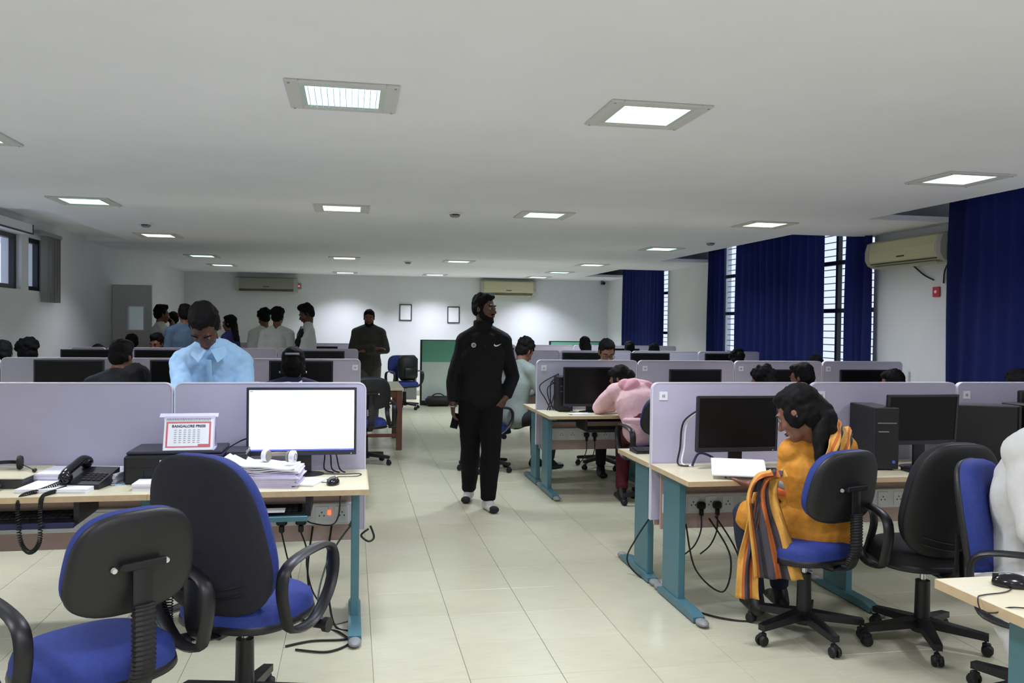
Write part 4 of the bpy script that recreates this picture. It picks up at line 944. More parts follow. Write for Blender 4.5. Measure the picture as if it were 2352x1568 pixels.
def add_hair(mb, H, style):
    e = lambda c, r: mb.ell((0, 0, 0), r, M=H @ T(*c), n=18, m=12)
    e((0, -.025, .05), (.083, .095, .085)); e((0, -.055, .0), (.074, .06, .075))
    for s in (-1, 1): e((s*.064, -.02, .015), (.018, .05, .05))
    if style in ('short', 'tall', 'curly'): e((0, .035, .1), (.062, .05, .03))
    if style == 'tall': e((0, .02, .118), (.06, .065, .03)); e((0, -.03, .11), (.07, .07, .036))
    if style == 'curly':
        rnd = random.Random(4)
        for k in range(26):
            a = rnd.uniform(0, 2*pi); b = rnd.uniform(-.1, 1.2); e((.08*cos(a)*cos(b), -.03+.085*sin(a)*cos(b)*.95, .055+.085*sin(b)), (.028, .028, .028))
    if style in ('long', 'tail', 'bun'):
        e((0, .02, .09), (.066, .06, .034)); e((0, -.06, -.02), (.078, .05, .08))
        for s in (-1, 1): e((s*.068, -.005, -.005), (.016, .05, .06))
    if style == 'long': mb.cone((0, -.07, -.03), (0, -.085, -.26), .085, .095, .045, .03, side=H.to_3x3() @ V((1, 0, 0)) if False else (1, 0, 0), M=H)
    if style == 'bun': e((0, -.115, .0), (.05, .04, .05))
def add_hand(mb, wr, d, pn, curl=.5, s=1., left=False):
    "palm from wrist along d, palm normal pn; four unequal fingers that curl towards pn, thumb from the side"
    d = V(d).normalized(); pn = V(pn); pn = (pn-d*pn.dot(d)).normalized(); sd = d.cross(pn)*(-1 if left else 1); wr = V(wr)
    kn = wr+d*.088*s; mb.cone(wr, wr+d*.03*s, .027*s, .034*s, .02*s, .019*s, side=sd, n=12); mb.cone(wr+d*.03*s, kn-d*.008*s, .036*s, .038*s, .016*s, .014*s, side=sd, n=14)
    for k, (o, L) in enumerate(((.03, .07), (.0105, .08), (-.0095, .074), (-.028, .058))):
        p = kn+sd*o*s-d*.006*s; a = 0.
        dirv = d
        for q, (fr, r) in enumerate(((.45, .0088), (.32, .0082), (.23, .0074))):
            a += curl*(.55, 1., .8)[q]; dirv = d*cos(a)+pn*sin(a); p2 = p+dirv*L*fr*s; mb.cone(p, p2, r*s, r*.94*s, n=8); p = p2
    p = wr+d*.022*s+sd*.026*s; t1 = (d*.72+sd*.62+pn*.25).normalized(); p2 = p+t1*.042*s; t2 = (d*.9+sd*.15+pn*.4*curl*2).normalized()
    mb.cone(p, p2, .0135*s, .0105*s, n=8); mb.cone(p2, p2+t2*.03*s, .0102*s, .0085*s, n=8); mb.cone(p2+t2*.03*s, p2+(t2+pn*curl*.6).normalized()*.054*s, .0088*s, .0075*s, n=8)
def mid(a, b, t=.5): return V(a).lerp(V(b), t)
def torso(mb, J, inf=0., hip=True, top=1., drop=0., flare=0.):
    sd = (V(J['sR'])-V(J['sL'])).normalized(); hd = (V(J['hR'])-V(J['hL'])); hd = hd.normalized() if hd.length > .01 else sd
    pel, ch, nk = V(J['pel']), V(J['chest']), V(J['neck']); wa = mid(pel, ch, .45); g = J.get('girth', 1.); i = inf
    s0 = (hd+sd*.0).normalized(); s1 = (hd+sd).normalized()
    if hip: mb.cone(pel-(wa-pel)*.15, pel+(wa-pel)*.3, .165*g+i, .16*g+i, .115*g+i, .11*g+i, side=s0)
    mb.cone(pel+(wa-pel)*(.2 if hip else .5), wa, .155*g+i, .145*g+i, .11*g+i, .105*g+i, side=s1); mb.cone(wa, ch, .148*g+i, .17*g+i, .105*g+i, .115*g+i, side=sd)
    mb.cone(ch, mid(ch, nk, .55), .172*g+i, .14*g+i, .115*g+i, .085*g+i, side=sd)
    for k in ('sL', 'sR'): mb.cone(J[k], mid(ch, nk, 1.0), .056*g+i, .05*g+i*.8)
    if drop: mb.cone(pel, pel+V((0, 0, -drop)), .165*g+i, .17*g+i+flare, .118*g+i, .12*g+i+flare, side=s0, cap=.25)
def arm(mb, J, s, inf=0., to=1., frm=0.):
    S, E, W = V(J['s'+s]), V(J['e'+s]), V(J['w'+s]); g = J.get('limb', 1.)
    if frm <= 0: mb.cone(S, E, .052*g+inf, .041*g+inf)
    if to > 0: mb.cone(E, mid(E, W, to), .041*g+inf, (.041-.013*to)*g+inf, cap=.4 if to < 1 and inf else 1.)
def leg(mb, J, s, inf=0., to=1.):
    H, K, A = V(J['h'+s]), V(J['k'+s]), V(J['a'+s]); g = J.get('limb', 1.)
    mb.cone(H, K, .083*g+inf, .056*g+inf); c = mid(K, A, .3); mb.cone(K, c, .054*g+inf, .056*g+inf)
    if to > .3: e = mid(K, A, to); mb.cone(c, e, .056*g+inf, .036*g+inf+(1-to)*.02, cap=.3)
def foot(mb, J, s, inf=0.):
    A, Tt = V(J['a'+s]), V(J['t'+s]); d = Tt-A; d.z = 0; d.normalize(); z = min(Tt.z, A.z-.05); h = V((A.x, A.y, A.z-.052))-d*.045
    mb.cone(A, h, .034+inf, .03+inf); mb.cone(h, V(Tt), .031+inf, .036+inf, .026+inf, .018+inf, side=d.cross(V((0, 0, 1)))); mb.cone(A-d*.0, mid(h, Tt, .6), .034+inf, .03+inf)
def person(label, J, H, vox=.014, skin=SKIN, hair='short', top=None, legs=None, shoes=None, face=False, hands=None, group=None, sleeve=.92, tinf=.014, drop=.0, flare=.0, beard=0, collar=None, linf=.014, extra=None, loc=None, wr=.006, legto=.94, headon=True, hairwr=.004):
    base = V(loc) if loc is not None else V((J['pel'][0], J['pel'][1], 0))
    sh = Matrix.Translation(-base); Jl = {k: (v if isinstance(v, (int, float)) else V(v)-base) for k, v in J.items()}; Hl = sh @ H
    m = MB(); torso(m, Jl); add_head(m, Hl)
    m.cone(Jl['neck']-V((0, 0, .02)), Hl @ V((0, -.02, -.06)), .06, .052)
    for s in 'LR':
        arm(m, Jl, s); leg(m, Jl, s); foot(m, Jl, s)
        if hands and s in hands:
            d, pn, cu = hands[s]; add_hand(m, Jl['w'+s], d, pn, cu, 1.0, s == 'L')
        else:
            d = (Jl['w'+s]-Jl['e'+s]).normalized(); hh = MB(); add_hand(m, Jl['w'+s], d, V((0, 0, -1)) if abs(d.z) < .7 else V((1 if s == 'L' else -1, .2, 0)), .45, 1., s == 'L')
    body = link('person', skinmesh('person', m, vox, 2 if vox < .01 else 1), skin); body.location = base; tag(body, label, 'person', group)
    vc = vox*1.15
    if top is not None:
        m = MB(); torso(m, Jl, tinf, drop=drop, flare=flare)
        if sleeve >= 0:
            for s in 'LR': arm(m, Jl, s, tinf*.9, sleeve)
        if collar: m.cone(Jl['neck']-V((0, 0, .03)), mid(Jl['neck'], Hl @ V((0, -.03, -.06)), collar), .07, .062)
        link(top[0], skinmesh(top[0], m, vc, 2, wr, 9, hash(label) % 17), top[1], body)
    if legs is not None:
        m = MB()
        sd = (Jl['hR']-Jl['hL']).normalized(); m.cone(Jl['pel']+V((0, 0, .06)), Jl['pel']-V((0, 0, .03)), .15+linf, .157+linf, .104+linf, .108+linf, side=sd)
        for s in 'LR': leg(m, Jl, s, linf, legto)
        link(legs[0], skinmesh(legs[0], m, vc, 2, wr*.8, 8, 3), legs[1], body)
    if shoes is not None:
        for s in 'LR':
            m = MB(); foot(m, Jl, s, .009); link(shoes[0], skinmesh(shoes[0], m, min(vc, .009), 2), shoes[1], body)
    if hair:
        m = MB(); add_hair(m, Hl, hair); link('hair', skinmesh('hair', m, min(vc, .01), 2, hairwr*1.8 if hair != 'curly' else .011, 40, 1), HAIR, body)
    if beard:
        m = MB(); e = lambda c, r: m.ell((0, 0, 0), r, M=Hl @ T(*c), n=16, m=10)
        e((0, .036, -.085), (.053, .05, .036)); e((0, .07, -.108), (.026, .025, .022))
        for s in (-1, 1): e((s*.056, .01, -.05), (.011, .03, .042)); e((s*.046, .035, -.078), (.018, .03, .03))
        m.cone((-.022, .087, -.05), (.022, .087, -.05), .0085, .0085, M=Hl)
        link('beard', skinmesh('beard', m, .007, 2, .002, 60), HAIR, body)
    if face: face_parts(Hl, body)
    if extra: extra(body, Jl, Hl, base)
    return body
def local_pose(J, pos, rz, s=1.):
    M = Matrix.Translation(V(pos)) @ RZ(rz) @ Matrix.Scale(s, 4); return {k: (v if isinstance(v, (int, float)) else M @ V(v)) for k, v in J.items()}, M
STAND = dict(pel=(0, 0, .95), chest=(0, .01, 1.28), neck=(0, -.005, 1.49), sL=(-.18, 0, 1.405), sR=(.18, 0, 1.405), eL=(-.235, -.02, 1.14), eR=(.235, -.02, 1.14), wL=(-.225, .06, .89), wR=(.225, .06, .89),
             hL=(-.095, 0, .9), hR=(.095, 0, .9), kL=(-.1, .02, .5), kR=(.1, .02, .5), aL=(-.105, -.02, .085), aR=(.105, -.02, .085), tL=(-.12, .15, .03), tR=(.12, .15, .03))
SIT = dict(pel=(0, 0, .60), chest=(0, .02, .91), neck=(0, .06, 1.1), sL=(-.18, .05, 1.04), sR=(.18, .05, 1.04), eL=(-.24, .16, .80), eR=(.24, .16, .80), wL=(-.13, .40, .79), wR=(.13, .40, .79),
           hL=(-.1, .02, .58), hR=(.1, .02, .58), kL=(-.13, .43, .56), kR=(.13, .43, .56), aL=(-.12, .40, .09), aR=(.12, .40, .09), tL=(-.13, .56, .03), tR=(.13, .56, .03))
def fabric(n, h, var=.06, rough=.85): return mat(n, h, rough, var=var, scale=40, bump=.2)
WSHIRT = fabric('white shirt cloth', 'd2d6d2'); TROUSER = fabric('dark trouser cloth', '202024'); SHOE = mat('black shoe leather', '121212', .45)
def standing(label, px, py, Y, face_deg, hpitch=.1, hyaw=0., **k):
    "head top seen at the pixel; face_deg 0 = back to the camera, 180 = facing it"
    p = at(px, py, Y=Y); s = p.z/1.765; over = k.pop('over', {}); J = dict(STAND); J.update(over)
    head = V(k.pop('head', (0, .02, 1.63))); a = radians(face_deg)
    off = RZ(a) @ (head*s); J2, M = local_pose(J, (p.x-off.x, p.y-off.y, 0), a, s)
    return person(label, J2, head_matrix(M @ head, a+radians(hyaw), hpitch, 0, s), loc=(p.x-off.x, p.y-off.y, 0), **k)
def sitting(label, px, py, Y, face_deg, hpitch=.25, hyaw=0., hs=1., **k):
    p = at(px, py, Y=Y); over = k.pop('over', {}); J = dict(SIT); J.update(over); a = radians(face_deg)
    head = V(k.pop('head', (0, .13, 1.225))); dz = p.z-.135*hs-head.z
    J = {q: (v if isinstance(v, (int, float)) else (v[0], v[1], v[2]+dz*max(0, min(1, (v[2]-.6)/.5)) if q[0] not in 'hkat' or q in ('hL',) and False else v[2])) for q, v in J.items()}
    head = V((head.x, head.y, p.z-.135*hs)); off = RZ(a) @ head
    J2, M = local_pose(J, (p.x-off.x, p.y-off.y, 0), a)
    return person(label, J2, head_matrix(M @ head, a+radians(hyaw), hpitch, 0, hs), loc=(p.x-off.x, p.y-off.y, 0), **k)
# ---- the walking man in black
Ym = 7.08
A_ = lambda x, y, dY=0.: at(x, y, Y=Ym+dY)
J = dict(pel=A_(1104, 905), chest=A_(1108, 815, -.02), neck=A_(1109, 757), sL=A_(1068, 784), sR=A_(1154, 784), eL=A_(1043, 872, .03), eR=A_(1178, 864, .06), wL=A_(1040, 928, -.02), wR=A_(1160, 915, -.06),
         hL=A_(1082, 925), hR=A_(1126, 925), kL=A_(1081, 1026, .06), kR=A_(1127, 1036, -.12), aL=A_(1077, 1110, .34), aR=A_(1121, 1141, -.06), tL=A_(1070, 1133, .22), tR=A_(1135, 1164, -.2), girth=1.02, limb=1.0)
for k, zc in (('aL', .1), ('tL', .03), ('aR', .085), ('tR', .03)): J[k] = V((J[k].x, J[k].y, zc))
blk = mat('black jacket cloth', '0d0d10', .8, var=.06, scale=40, bump=.2, spec=.25); blk2 = mat('black track trouser cloth', '0b0b0d', .85, var=.06, scale=40, bump=.2, spec=.2)
def walker_extra(body, Jl, H, base):
    m = MB(); c = Jl['neck']; m.cone(c+V((0, .0, -.03)), c+V((0, -.005, .075)), .088, .085, .082, .078, cap=.12); link('collar', skinmesh('collar', m, .009, 1, .003, 14), blk, body)
    ch = Jl['chest']
    sL, sR = Jl['sL'], Jl['sR']
    m = MB()
    for s, S in (('L', sL), ('R', sR)): m.cone(S+V((0, 0, .012)), mid(S, Jl['neck'], .62)+V((0, -.012, -.0)), .066, .06)
    link('shoulder_yoke', skinmesh('shoulder_yoke', m, .011, 2, .003), fabric('slate jacket yoke', '2c3440'), body)
    yf = -.150
    m = MB(); m.lathe([(0, -.003), (.019, -.003), (.02, .003), (0, .003)], n=22, axis='y', M=T(-.085, yf, 1.385)); b = m.build('round_badge', mat('badge white', 'c8c8c8', .5), body)
    m = MB(); m.lathe([(0, -.002), (.013, -.002), (.013, .002), (0, .002)], n=18, axis='y', M=T(-.085, yf-.003, 1.385)); m.box(-.094, -.076, yf-.006, yf-.004, 1.383, 1.387); m.build('badge_emblem', mat('badge grey', '707078', .5), b)
    sw = [(0, 0), (.012, -.010), (.03, -.008), (.062, .012), (.03, .002), (.014, .0), (.004, .012)]
    m = MB(); m.prism([(.083+x, 1.385+z) for x, z in sw], yf-.003, yf+.003, 'y'); m.build('chest_emblem', WHITE, body, 0)
    m = MB(); m.tube([(0.01, yf+.006, 1.39), (.012, yf+.012, 1.2), (.013, yf+.018, 1.02)], .0035, 6); m.build('zip', STEEL, body)
    m = MB(); w_ = Jl['wL']; m.tube([w_+V((.034*cos(a), .03*sin(a), -.012+.006*sin(a))) for a in [i*pi/8 for i in range(16)]], .0035, 6, closed=True); m.build('bracelet', CHROME, body)
    for s in 'LR':
        m = MB(); A, Tt = Jl['a'+s], Jl['t'+s]; d = (Tt-A); d.z = 0; d.normalize(); m.cone(Tt-d*.01+V((0, 0, .0)), Tt+d*.006, .044, .042, .031, .029, side=d.cross(V((0, 0, 1)))); m.v = [(a, b, max(c, .002)) for a, b, c in m.v]
        link('sock_toe', skinmesh('sock_toe', m, .006, 2), fabric('black sock toe', '1c1c1e'), body)
    m = MB(); A = Jl['aL']; m.box(-.012, .012, -.003, .003, -.02, .02, M=T(A.x+.01, A.y-.046, A.z+.0) @ RX(.2)); m.build('sock_mark', RED, body)
person('walking man in a black track jacket and white socks, head turned to his left', J, head_matrix(A_(1113, 708), pi+radians(50), .04), .0075, SKIND, 'short', ('jacket', blk), ('trousers', blk2), ('sock', fabric('light grey sock', 'c4c2be')),
       face=True, hands={'L': (V((.05, .05, -1)), V((1, .2, 0)), .5), 'R': (V((-.5, -.3, -.6)), V((-.6, .6, 0)), .4)}, beard=1, drop=.03, flare=.004, sleeve=.86, tinf=.024, linf=.028, extra=walker_extra, wr=.008, legto=.97)
PN = thing('phone_in_hand', 'grey phone hanging in the walking man\'s hand', 'phone', A_(1046, 962, .02)+V((0, 0, -.01)), .3)
m = MB(); m.box(-.035, .035, -.004, .004, -.07, .06, b=.003, M=RY(.25)); m.build('body', STEEL, PN); m = MB(); m.box(-.031, .031, -.0055, -.004, -.064, .054, M=RY(.25)); m.build('screen', SCREEN, PN)
# ---- the man in the light blue shirt, bending over the desk
Yb = 5.62
B_ = lambda x, y, dY=0.: at(x, y, Y=Yb+dY)
J = dict(pel=B_(510, 990, .32), chest=B_(492, 862, .03), neck=B_(486, 795, -.1), sL=B_(424, 834, -.02), sR=B_(550, 830, .02), eL=B_(414, 905, -.18), eR=B_(558, 915, -.06), wL=B_(435, 985, -.34), wR=B_(540, 1000, -.28), girth=1.1, limb=1.15)
J['pel'].z = .95
J.update(hL=J['pel']+V((-.09, 0, -.05)), hR=J['pel']+V((.09, 0, -.05)), kL=V((J['pel'].x-.1, Yb+.36, .5)), kR=V((J['pel'].x+.1, Yb+.36, .5)), aL=V((J['pel'].x-.1, Yb+.46, .085)), aR=V((J['pel'].x+.1, Yb+.46, .085)), tL=V((J['pel'].x-.12, Yb+.3, .03)), tR=V((J['pel'].x+.12, Yb+.3, .03)))
J['wL'].z = max(J['wL'].z, .83); J['wR'].z = max(J['wR'].z, .83)
lb = fabric('light blue shirt cloth', 'a9d2f4', .05)
def shirt_extra(body, Jl, H, base):
    m = MB(); n = Jl['neck']
    for s in (-1, 1): m.prism([(0, 0), (s*.085, .035), (s*.1, -.02), (s*.045, -.075)], -.004, .004, 'y', M=T(n.x+s*.012, n.y-.118, n.z-.02) @ RX(-.35) @ RZ(s*.35))
    m.build('collar', lb, body, 0)
    m = MB(); c0 = n+V((.0, -.1, -.08)); c1 = Jl['chest']+V((0, -.155, -.04)); m.tube([c0, mid(c0, c1)+V((0, -.012, 0)), c1], .012, 6, sec=(1.3, .4), side=(1, 0, 0)); m.build('button_placket', lb, body)
person('man in a light blue shirt bending over the desk, looking down', J, head_matrix(B_(470, 750, -.22), pi+radians(-6), .95, 0, 1.08), .009, SKIND, 'tall', ('shirt', lb), ('trousers', TROUSER), ('shoe', SHOE), face=True, sleeve=.7, tinf=.022, extra=shirt_extra, wr=.022, collar=.25, drop=.06)
# ---- the woman in orange
Yo = 3.82
O_ = lambda x, y, dY=0.: at(x, y, Y=Yo+dY)
J = dict(pel=O_(1872, 1200, .10), chest=O_(1880, 1085, .06), neck=O_(1872, 1012, .08), sL=O_(1822, 1040, .10), sR=O_(1933, 1030, .02), eL=O_(1800, 1128, .14), eR=O_(1962, 1120, .22), wL=O_(1726, 1112, .33), wR=O_(1860, 1075, .52),
         hL=O_(1842, 1222, .13), hR=O_(1898, 1224, .10), kL=O_(1712, 1180, .34), kR=O_(1780, 1185, .42), aL=O_(1735, 1385, .34), aR=O_(1790, 1390, .42), tL=O_(1715, 1405, .48), tR=O_(1770, 1400, .56), girth=1.06, limb=.95)
for s in 'LR': J['a'+s].z = .13; J['t'+s].z = .07
J['wR'].z = .81
org = mat('orange cotton kurta', 'cd8a2a', .8, var=.16, scale=30, bump=.25); navy = fabric('dark navy trouser cloth', '20283c')
bands = [fabric('grey sleeve band', '8f8f90'), fabric('coral sleeve band', 'd8683a'), fabric('navy sleeve band', '232c40')]
DUP = [fabric('mustard dupatta stripe', 'd6a04a'), fabric('charcoal dupatta stripe', '45434a'), fabric('rust dupatta stripe', 'b8622c'), fabric('dark dupatta stripe', '2c2a30')]
def drape(name, path, width, wdir, par, seq, amp=.02, waves=3, n=14):
    pts = bez(path, 8); m = MB(); vs = []; k = len(pts); wd = V(wdir).normalized()
    for i, p in enumerate(pts):
        t = (pts[min(i+1, k-1)]-pts[max(i-1, 0)]).normalized(); nn = t.cross(wd).normalized(); ww = width[0]+(width[1]-width[0])*i/(k-1)
        for j in range(n+1):
            u = j/n-.5; vs.append(p+wd*ww*u+nn*(amp*sin(2*pi*waves*u+i*.12)+.006*sin(i*.7+j)))
    for i in range(k-1):
        for j in range(n): m.add([], [])
    m.v = [tuple(v) for v in vs]
    for i in range(k-1):
        for j in range(n): m.f.append([i*(n+1)+j, i*(n+1)+j+1, (i+1)*(n+1)+j+1, (i+1)*(n+1)+j]); m.m.append(seq[j % len(seq)])
    o = m.build(name, DUP, par, 80); md = o.modifiers.new('thick', 'SOLIDIFY'); md.thickness = .004; return o
def kurta_extra(body, Jl, H, base):
    m = MB(); p = Jl['pel']; sd = (Jl['hR']-Jl['hL']).normalized()
    m.cone(p+V((0, 0, .05)), p+V((0, 0, -.03)), .19, .20, .145, .15, side=sd)
    for s in 'LR': m.cone(Jl['h'+s], mid(Jl['h'+s], Jl['k'+s], .85), .112, .095)
    link('kurta_skirt', skinmesh('kurta_skirt', m, .011, 2, .008, 10), org, body)
    E, W = Jl['eL'], Jl['wL']; S = Jl['sL']
    for k, (a, b) in enumerate(((.72, .86), (.88, 1.02))):
        m = MB(); m.cone(mid(S, E, a), mid(S, E, b), .068, .066, cap=.15); link('sleeve_band', skinmesh('sleeve_band', m, .008, 1, .002), bands[k], body)
    m = MB(); m.cone(mid(E, W, .02), mid(E, W, .2), .062, .058, cap=.15); link('sleeve_band', skinmesh('sleeve_band', m, .008, 1, .002), bands[2], body)
    # long hair gathered and falling down the back
    q = lambda x, y, d: O_(x, y, d)-base
    m = MB(); path = bez([H @ V((0, -.07, .02)), H @ V((.02, -.1, -.07)), q(1885, 1000, -.06), q(1888, 1060, -.10), q(1890, 1110, -.11)], 6); r = [.07, .066, .06, .055, .05, .044, .034]
    for i in range(len(path)-1):
        t = i/(len(path)-1); m.cone(path[i], path[i+1], .078-.045*t, .074-.045*t, .055-.03*t, .053-.03*t)
    link('hair_tail', skinmesh('hair_tail', m, .008, 2, .006, 30), HAIR, body)
    drape('dupatta', [q(1905, 1095, -.16), q(1930, 1035, -.14), q(1940, 988, -.02), q(1935, 985, .12), q(1925, 1040, .2)], (.13, .15), (.8, .15, -.45), body, [0, 0, 2, 0, 1, 1, 3], .012, 2)
    drape('dupatta', [q(1790, 1085, .02), q(1760, 1100, .06), q(1752, 1150, .05), q(1770, 1230, -.0), q(1790, 1330, -.04)], (.08, .24), (.95, -.3, .0), body, [0, 2, 1, 3, 1, 1, 2, 2, 3, 1, 0, 0, 0, 0], .022, 2.5)
    drape('dupatta', [q(1745, 1130, .06), q(1735, 1200, .05), q(1718, 1290, .04), q(1716, 1375, .03)], (.06, .11), (.95, -.3, .0), body, [0, 0, 2, 1, 3, 2], .012, 1.5, 8)
person('woman in an orange kurta seated with her back to us, reading a sheet', J, head_matrix(O_(1834, 950, .06), radians(42), .48, 0, 1.1), .0075, SKIN, 'tail', ('kurta', org), ('trousers', navy), ('shoe', SHOE), face=True,
       hands={'L': (V((-.5, .75, -.1)), V((.2, .2, 1)), .35), 'R': (V((-.6, .6, 0)), V((0, 0, -1)), .4)}, sleeve=.18, tinf=.016, extra=kurta_extra, wr=.007)
# ---- the person in the pink hoodie
Yp = 7.12
K_ = lambda x, y, dY=0.: at(x, y, Y=Yp+dY)
J = dict(pel=K_(1478, 985, .0), chest=K_(1462, 925, .1), neck=K_(1456, 885, .2), sL=K_(1412, 900, .2), sR=K_(1488, 898, .15), eL=K_(1376, 942, .40), eR=K_(1500, 945, .3), wL=K_(1410, 938, .46), wR=K_(1450, 935, .46),
         hL=K_(1460, 1000, .04), hR=K_(1490, 1000, .04), kL=K_(1432, 1010, .40), kR=K_(1490, 1010, .42), aL=K_(1428, 1130, .12), aR=K_(1470, 1120, .3), tL=K_(1420, 1140, .26), tR=K_(1465, 1130, .44), girth=1.0, limb=1.0)
for k in ('eL', 'wL', 'wR'): J[k].z = ZT+.065
for s in 'LR': J['a'+s].z = .085; J['t'+s].z = .03; J['k'+s].z = .56
pink = fabric('pink hoodie fleece', 'ecc2c8', .05); maroon = fabric('maroon trouser cloth', '5a1522')
def hood(body, Jl, H, base):
    n = Jl['neck']; sd = (Jl['sR']-Jl['sL']).normalized(); m = MB()
    m.cone(n+V((-.10, -.03, .0)), n+V((.12, -.06, -.02)), .065, .06); m.cone(n+V((-.06, -.09, .0)), n+V((.04, -.13, -.10)), .085, .05, .05, .03, side=sd); m.cone(n+V((.1, -.08, .0)), n+V((.04, -.12, -.11)), .06, .045, .045, .03, side=sd)
    link('hood', skinmesh('hood', m, .010, 2, .008, 12), fabric('pink hood lining', 'e2a4b0', .05), body)
    m = MB(); p = Jl['pel']; m.cone(p+V((0, 0, .09)), p+V((0, 0, .05)), .19, .185, .145, .14, side=sd, cap=.2); link('waist_band', skinmesh('waist_band', m, .010, 2, .003), pink, body)
person('person in a pink hoodie resting head on arm at the second desk', J, head_matrix(K_(1424, 872, .32), radians(50), .45), .010, SKIN, 'bun', ('hoodie', pink), ('trousers', maroon), ('shoe', SHOE), sleeve=.98, tinf=.026, extra=hood, wr=.009)
# ---- the person in white cut by the right edge
Yw = 2.98
W_ = lambda x, y, dY=0.: at(x, y, Y=Yw+dY)
Pw = W_(2375, 1290); fw, sw_ = V((.53, -.85, 0)), V((-.85, -.53, 0)); Pw.z = .60
Z_ = lambda a, b, z: V((Pw.x, Pw.y, z))+fw*a+sw_*b
J = dict(pel=Pw, chest=Z_(.0, 0, .92), neck=Z_(.04, 0, 1.14), sL=Z_(.02, -.19, 1.07), sR=Z_(.02, .19, 1.07), eL=Z_(.12, -.27, .80), eR=Z_(.08, .27, .80), wL=Z_(.36, -.18, .80), wR=Z_(.34, .16, .80),
         hL=Z_(.03, -.1, .57), hR=Z_(.03, .1, .57), kL=Z_(.44, -.13, .55), kR=Z_(.44, .13, .55), aL=Z_(.42, -.12, .09), aR=Z_(.42, .12, .09), tL=Z_(.57, -.13, .03), tR=Z_(.57, .13, .03), girth=1.1, limb=1.1)
for s in 'LR': J['a'+s].z = .085; J['t'+s].z = .03
white = fabric('white cotton kurta', 'd8d8d4', .03)
def wskirt(body, Jl, H, base):
    p = Jl['pel']; m = MB(); m.cone(p+sw_*.2-fw*.02, p+sw_*.25+V((0, 0, -.36))+fw*.08, .16, .06, .05, .03, side=fw, cap=.2); m.cone(p+V((.0, 0, .02)), p+fw*.22, .2, .2, .16, .14, side=sw_)
    link('kurta_skirt', skinmesh('kurta_skirt', m, .011, 2, .012, 9), white, body)
person('person in a white kurta cut off by the right edge, on a blue chair', J, head_matrix(Z_(.1, 0, 1.28), radians(-148), .2), .012, SKIN, 'short', ('kurta', white), ('trousers', white), ('shoe', SHOE), sleeve=.9, tinf=.03, extra=wskirt, wr=.014)
# ---- the man with folded arms at the back
over = dict(eL=(-.25, .06, 1.16), eR=(.25, .06, 1.16), wL=(.09, .17, 1.14), wR=(-.09, .19, 1.18))
jk = fabric('dark olive grey jacket', '3c3d3a', .12)
standing('bearded man in a dark grey jacket standing with folded arms at the back', 848, 710, 13.0, 186, .12, -12, over=over, vox=.013, skin=SKIN, hair='short', top=('jacket', jk), legs=('trousers', fabric('grey trouser cloth', '5a5a58')), shoes=('shoe', SHOE), face=True, beard=1, tinf=.03, drop=.03, collar=.5)
# ---- the group standing at the back left
def lanyard(m_, nm='tie'):
    def f(body, Jl, H, base):
        n = Jl['neck']; c = Jl['chest']; fw = H.to_3x3() @ V((0, 1, 0)); fw.z = 0; fw.normalize()
        m = MB(); m.tube([n+fw*.09-V((0, 0, .02)), mid(n, c, .6)+fw*.135, c+fw*.15-V((0, 0, .15))], .022, 6, sec=(1, .3), side=fw.cross(V((0, 0, 1)))); m.build(nm, m_, body)
    return f
tie = fabric('dark blue tie', '24284a')
standing('young man in white shirt with hand raised to his face, leftmost standing', 372, 700, 13.0, -60, .05, vox=.014, top=('shirt', WSHIRT), legs=('trousers', TROUSER), shoes=('shoe', SHOE), face=True, hair='tall', extra=lanyard(tie, 'lanyard'), over=dict(eR=(.2, .2, 1.16), wR=(.08, .17, 1.45)))
standing('dark haired person mostly hidden behind the hand-raising young man', 398, 715, 13.6, 10, .1, vox=.016, top=('shirt', fabric('dark grey shirt', '2a2a30')), legs=('trousers', TROUSER), shoes=('shoe', SHOE))
standing('person in a slate blue denim shirt behind the bending man', 424, 699, 12.0, 20, .1, vox=.014, top=('shirt', fabric('slate denim shirt', '4a6078', .15)), legs=('trousers', TROUSER), shoes=('shoe', SHOE), hair='tall', face=False)
standing('woman with long dark hair in a blue top, right of the bending man', 527, 722, 12.6, 75, .1, vox=.014, hair='long', top=('kurta', fabric('royal blue top', '2e3570')), legs=('trousers', TROUSER), shoes=('shoe', SHOE), face=True, sleeve=.5, drop=.2)
standing('person in a white shirt half hidden behind another white shirt', 606, 711, 12.9, 30, .35, vox=.014, hair='curly', top=('shirt', WSHIRT), legs=('trousers', TROUSER), shoes=('shoe', SHOE))
standing('young man in white shirt with his back to us, curly hair', 638, 708, 12.2, -14, .25, vox=.013, hair='curly', top=('shirt', WSHIRT), legs=('trousers', TROUSER), shoes=('shoe', SHOE), drop=.05)
def bagarm(body, Jl, H, base):
    lanyard(tie)(body, Jl, H, base)
standing('young man in white shirt and tie looking down, holding a dark bundle', 704, 698, 11.9, 100, .4, vox=.013, skin=SKIND, hair='tall', top=('shirt', WSHIRT), legs=('trousers', TROUSER), shoes=('shoe', SHOE), face=True, extra=bagarm, over=dict(eL=(-.22, .1, 1.14), wL=(-.1, .3, 1.12), eR=(.22, .1, 1.14), wR=(.1, .3, 1.1)))
p = at(707, 775, Y=11.85); HB = thing('cloth_bundle', 'dark bundle carried by the young man in shirt and tie', 'bag', p)
m = MB(); m.ell((-.04, 0, 0), (.09, .09, .14)); m.ell((-.1, -.02, -.06), (.07, .07, .08)); link('bundle', skinmesh('bundle', m, .012, 2, .012, 14), fabric('black bundle cloth', '16161e'), HB)
m = MB(); m.box(-.14, .04, -.08, .06, -.2, -.15, b=.01); m.build('folder', fabric('navy folder', '20305a'), HB)
